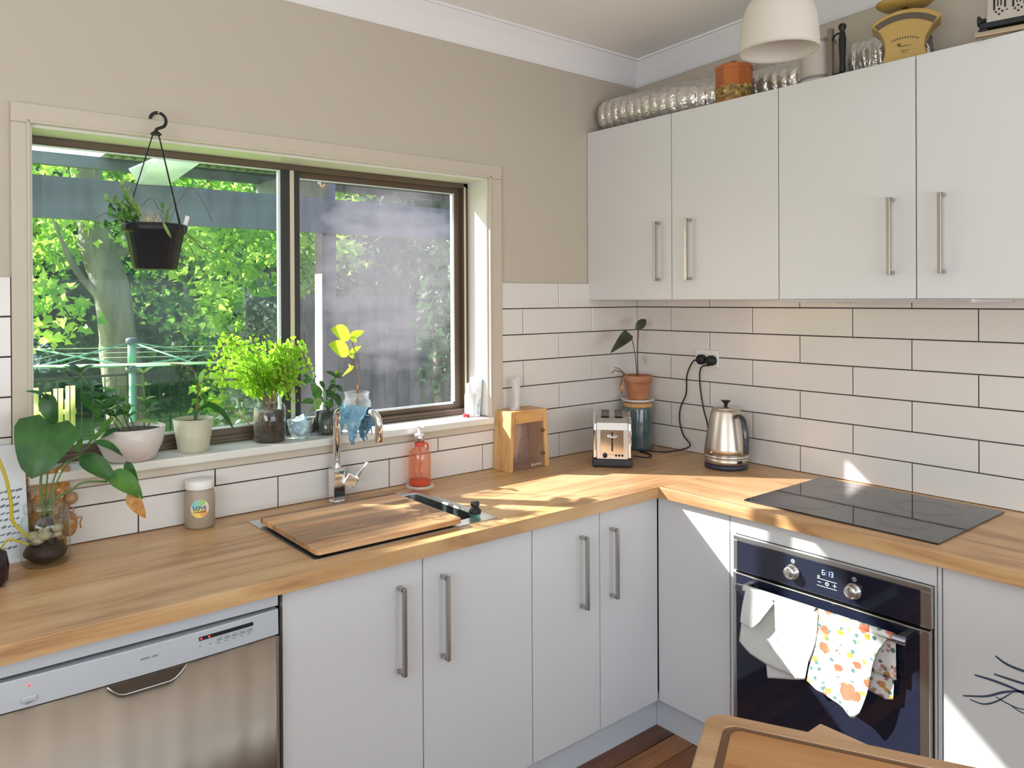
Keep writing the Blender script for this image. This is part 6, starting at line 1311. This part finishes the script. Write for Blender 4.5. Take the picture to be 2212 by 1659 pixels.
for k in range(5):
    x = -.078+k*.044; strip(x-.010, .078, x-.005, .17); strip(x-.0005, .088, x+.0025, .17); strip(x+.007, .088, x+.010, .17); strip(x+.0155, .082, x+.020, .17)
    for a, b in ((0, -.0075), (0, .0075), (-.0075, 0), (.0075, 0)): dia(x+.004+a, .072+b, .0036)
    dia(x+.022, .074, .0026)
obj('pierced_pattern', g, 'black', t, recalc=False)
g = G(); g.lathe([(.005, 0), (.006, .004), (.006, .012), (.014, .016), (.015, .022), (0, .024)], (0, 0, 0), 18); g.xf(Matrix.Translation((-.104, -.035, .058)) @ Matrix.Rotation(-PI/2, 4, 'Y')); obj('side_knob', g, 'black', t)

# ------------------------------------------------------------------ pendant lamp
cx, cy = -1.165, -1.400; zb = 2.128
t = thing('pendant_lamp', 'frosted white dome pendant lamp hanging at the top of the view', 'lamp', (cx, cy, zb))
M['shade'] = mat('frosted_shade', (.74, .685, .62), .55, trans=.35)
g = G(); g.lathe([(.0850, 0), (.0845, .010), (.0825, .045), (.078, .080), (.069, .106), (.053, .128), (.033, .142), (.022, .146)], (cx, cy, zb), 56, cap=False); obj('shade', g, 'shade', t, solid=.0035)
g = G(); g.lathe([(.024, .142), (.024, .195), (.015, .205), (.004, .210)], (cx, cy, zb), 24); obj('lamp_holder', g, 'white', t)
g = G(); g.ball((cx, cy, zb+.085), .028, 16, 12, (1, 1, 1.2)); obj('bulb', g, mat('opal_bulb', (.8, .78, .74), .3), t)
ct = ceil_z(cy); g = G(); g.tube([(cx, cy, zb+.205), (cx, cy, ct-.02)], .003, 8); obj('cable', g, 'white', t)
g = G(); g.lathe([(.045, -.028), (.050, -.020), (.050, -.001)], (cx, cy, ct), 28); obj('ceiling_rose', g, 'white', t)

# ------------------------------------------------------------------ foreground island bench and boards
M['bench'] = wood('bench_timber', (.30, .15, .06), (.42, .23, .10), 'x', 1, .5)
t = thing('bench_table', 'timber bench under the boards in the bottom right foreground', 'table', (-2.0, -2.2, 0))
g = G(); g.box(-2.12, -2.75, .855, -1.735, -1.86, .893); obj('bench_top', g, 'bench', t, bevel=.003)
for x in (-2.09, -1.79):
    for y in (-2.71, -1.92): g = G(); g.box(x-.022, y-.022, 0, x+.022, y+.022, .855); obj('leg', g, 'bench', t)
M['bam1'] = wood('beech_board_rim', (.40, .235, .115), (.54, .345, .19), 'x', .8, .5, dark=(.33, .18, .08)); M['bam2'] = wood('worn_board_centre', (.38, .17, .055), (.52, .28, .11), 'x', .7, .45, dark=(.30, .125, .04))
M['plainb'] = wood('plain_board', (.50, .30, .17), (.60, .38, .22), 'y', .8, .55)
g = G(); g.box(-2.10, -2.35, .8935, -1.6514, -1.748, .9125); o = obj('wooden_board', g, 'plainb', bevel=.003); tag(o, 'plain wooden board lying under the grooved one, only its corner showing', 'chopping board')
e1 = Vector((.455, -.89, 0)).normalized(); ang = math.atan2(e1.y, e1.x)
t = thing('grooved_board', 'large cutting board with juice groove in the bottom right foreground', 'chopping board', (-1.79, -1.6433, .913), ang)
# local: x along the far edge, -y toward the room's left
def ringz(ins, z, r, Lx=.62, Ly=.42): return [(p[0], p[1], z) for p in rrect(ins, -Ly+ins, Lx-ins, -ins, r, 0, 6)]
rg = [ringz(.002, 0, .028), ringz(0, .003, .030), ringz(0, .019, .030), ringz(.003, .022, .028), ringz(.027, .022, .022), ringz(.0295, .0185, .021), ringz(.0335, .0175, .020), ringz(.0375, .0185, .018), ringz(.040, .022, .017)]
n = len(rg[0]); g = G(); vs = sum(rg, []); g.add(vs, [tuple(reversed(range(n)))]+[(j*n+i, j*n+(i+1) % n, (j+1)*n+(i+1) % n, (j+1)*n+i) for j in range(len(rg)-1) for i in range(n)]); obj('board_rim', g, 'bam1', t)
g = G(); rq = [ringz(.0268, .02215, .022), ringz(.0295, .0187, .021), ringz(.0335, .0177, .020), ringz(.0375, .0187, .018), ringz(.0402, .02215, .017)]; g.add(sum(rq, []), [(j*n+i, j*n+(i+1) % n, (j+1)*n+(i+1) % n, (j+1)*n+i) for j in range(4) for i in range(n)]); obj('juice_groove', g, mat('stained_groove', (.15, .07, .028), .6), t, recalc=False)
g = G(); r8 = ringz(.040, .022, .017); g.add(r8, [tuple(range(n))]); obj('board_centre', g, 'bam2', t, recalc=False, label='darker worn centre')
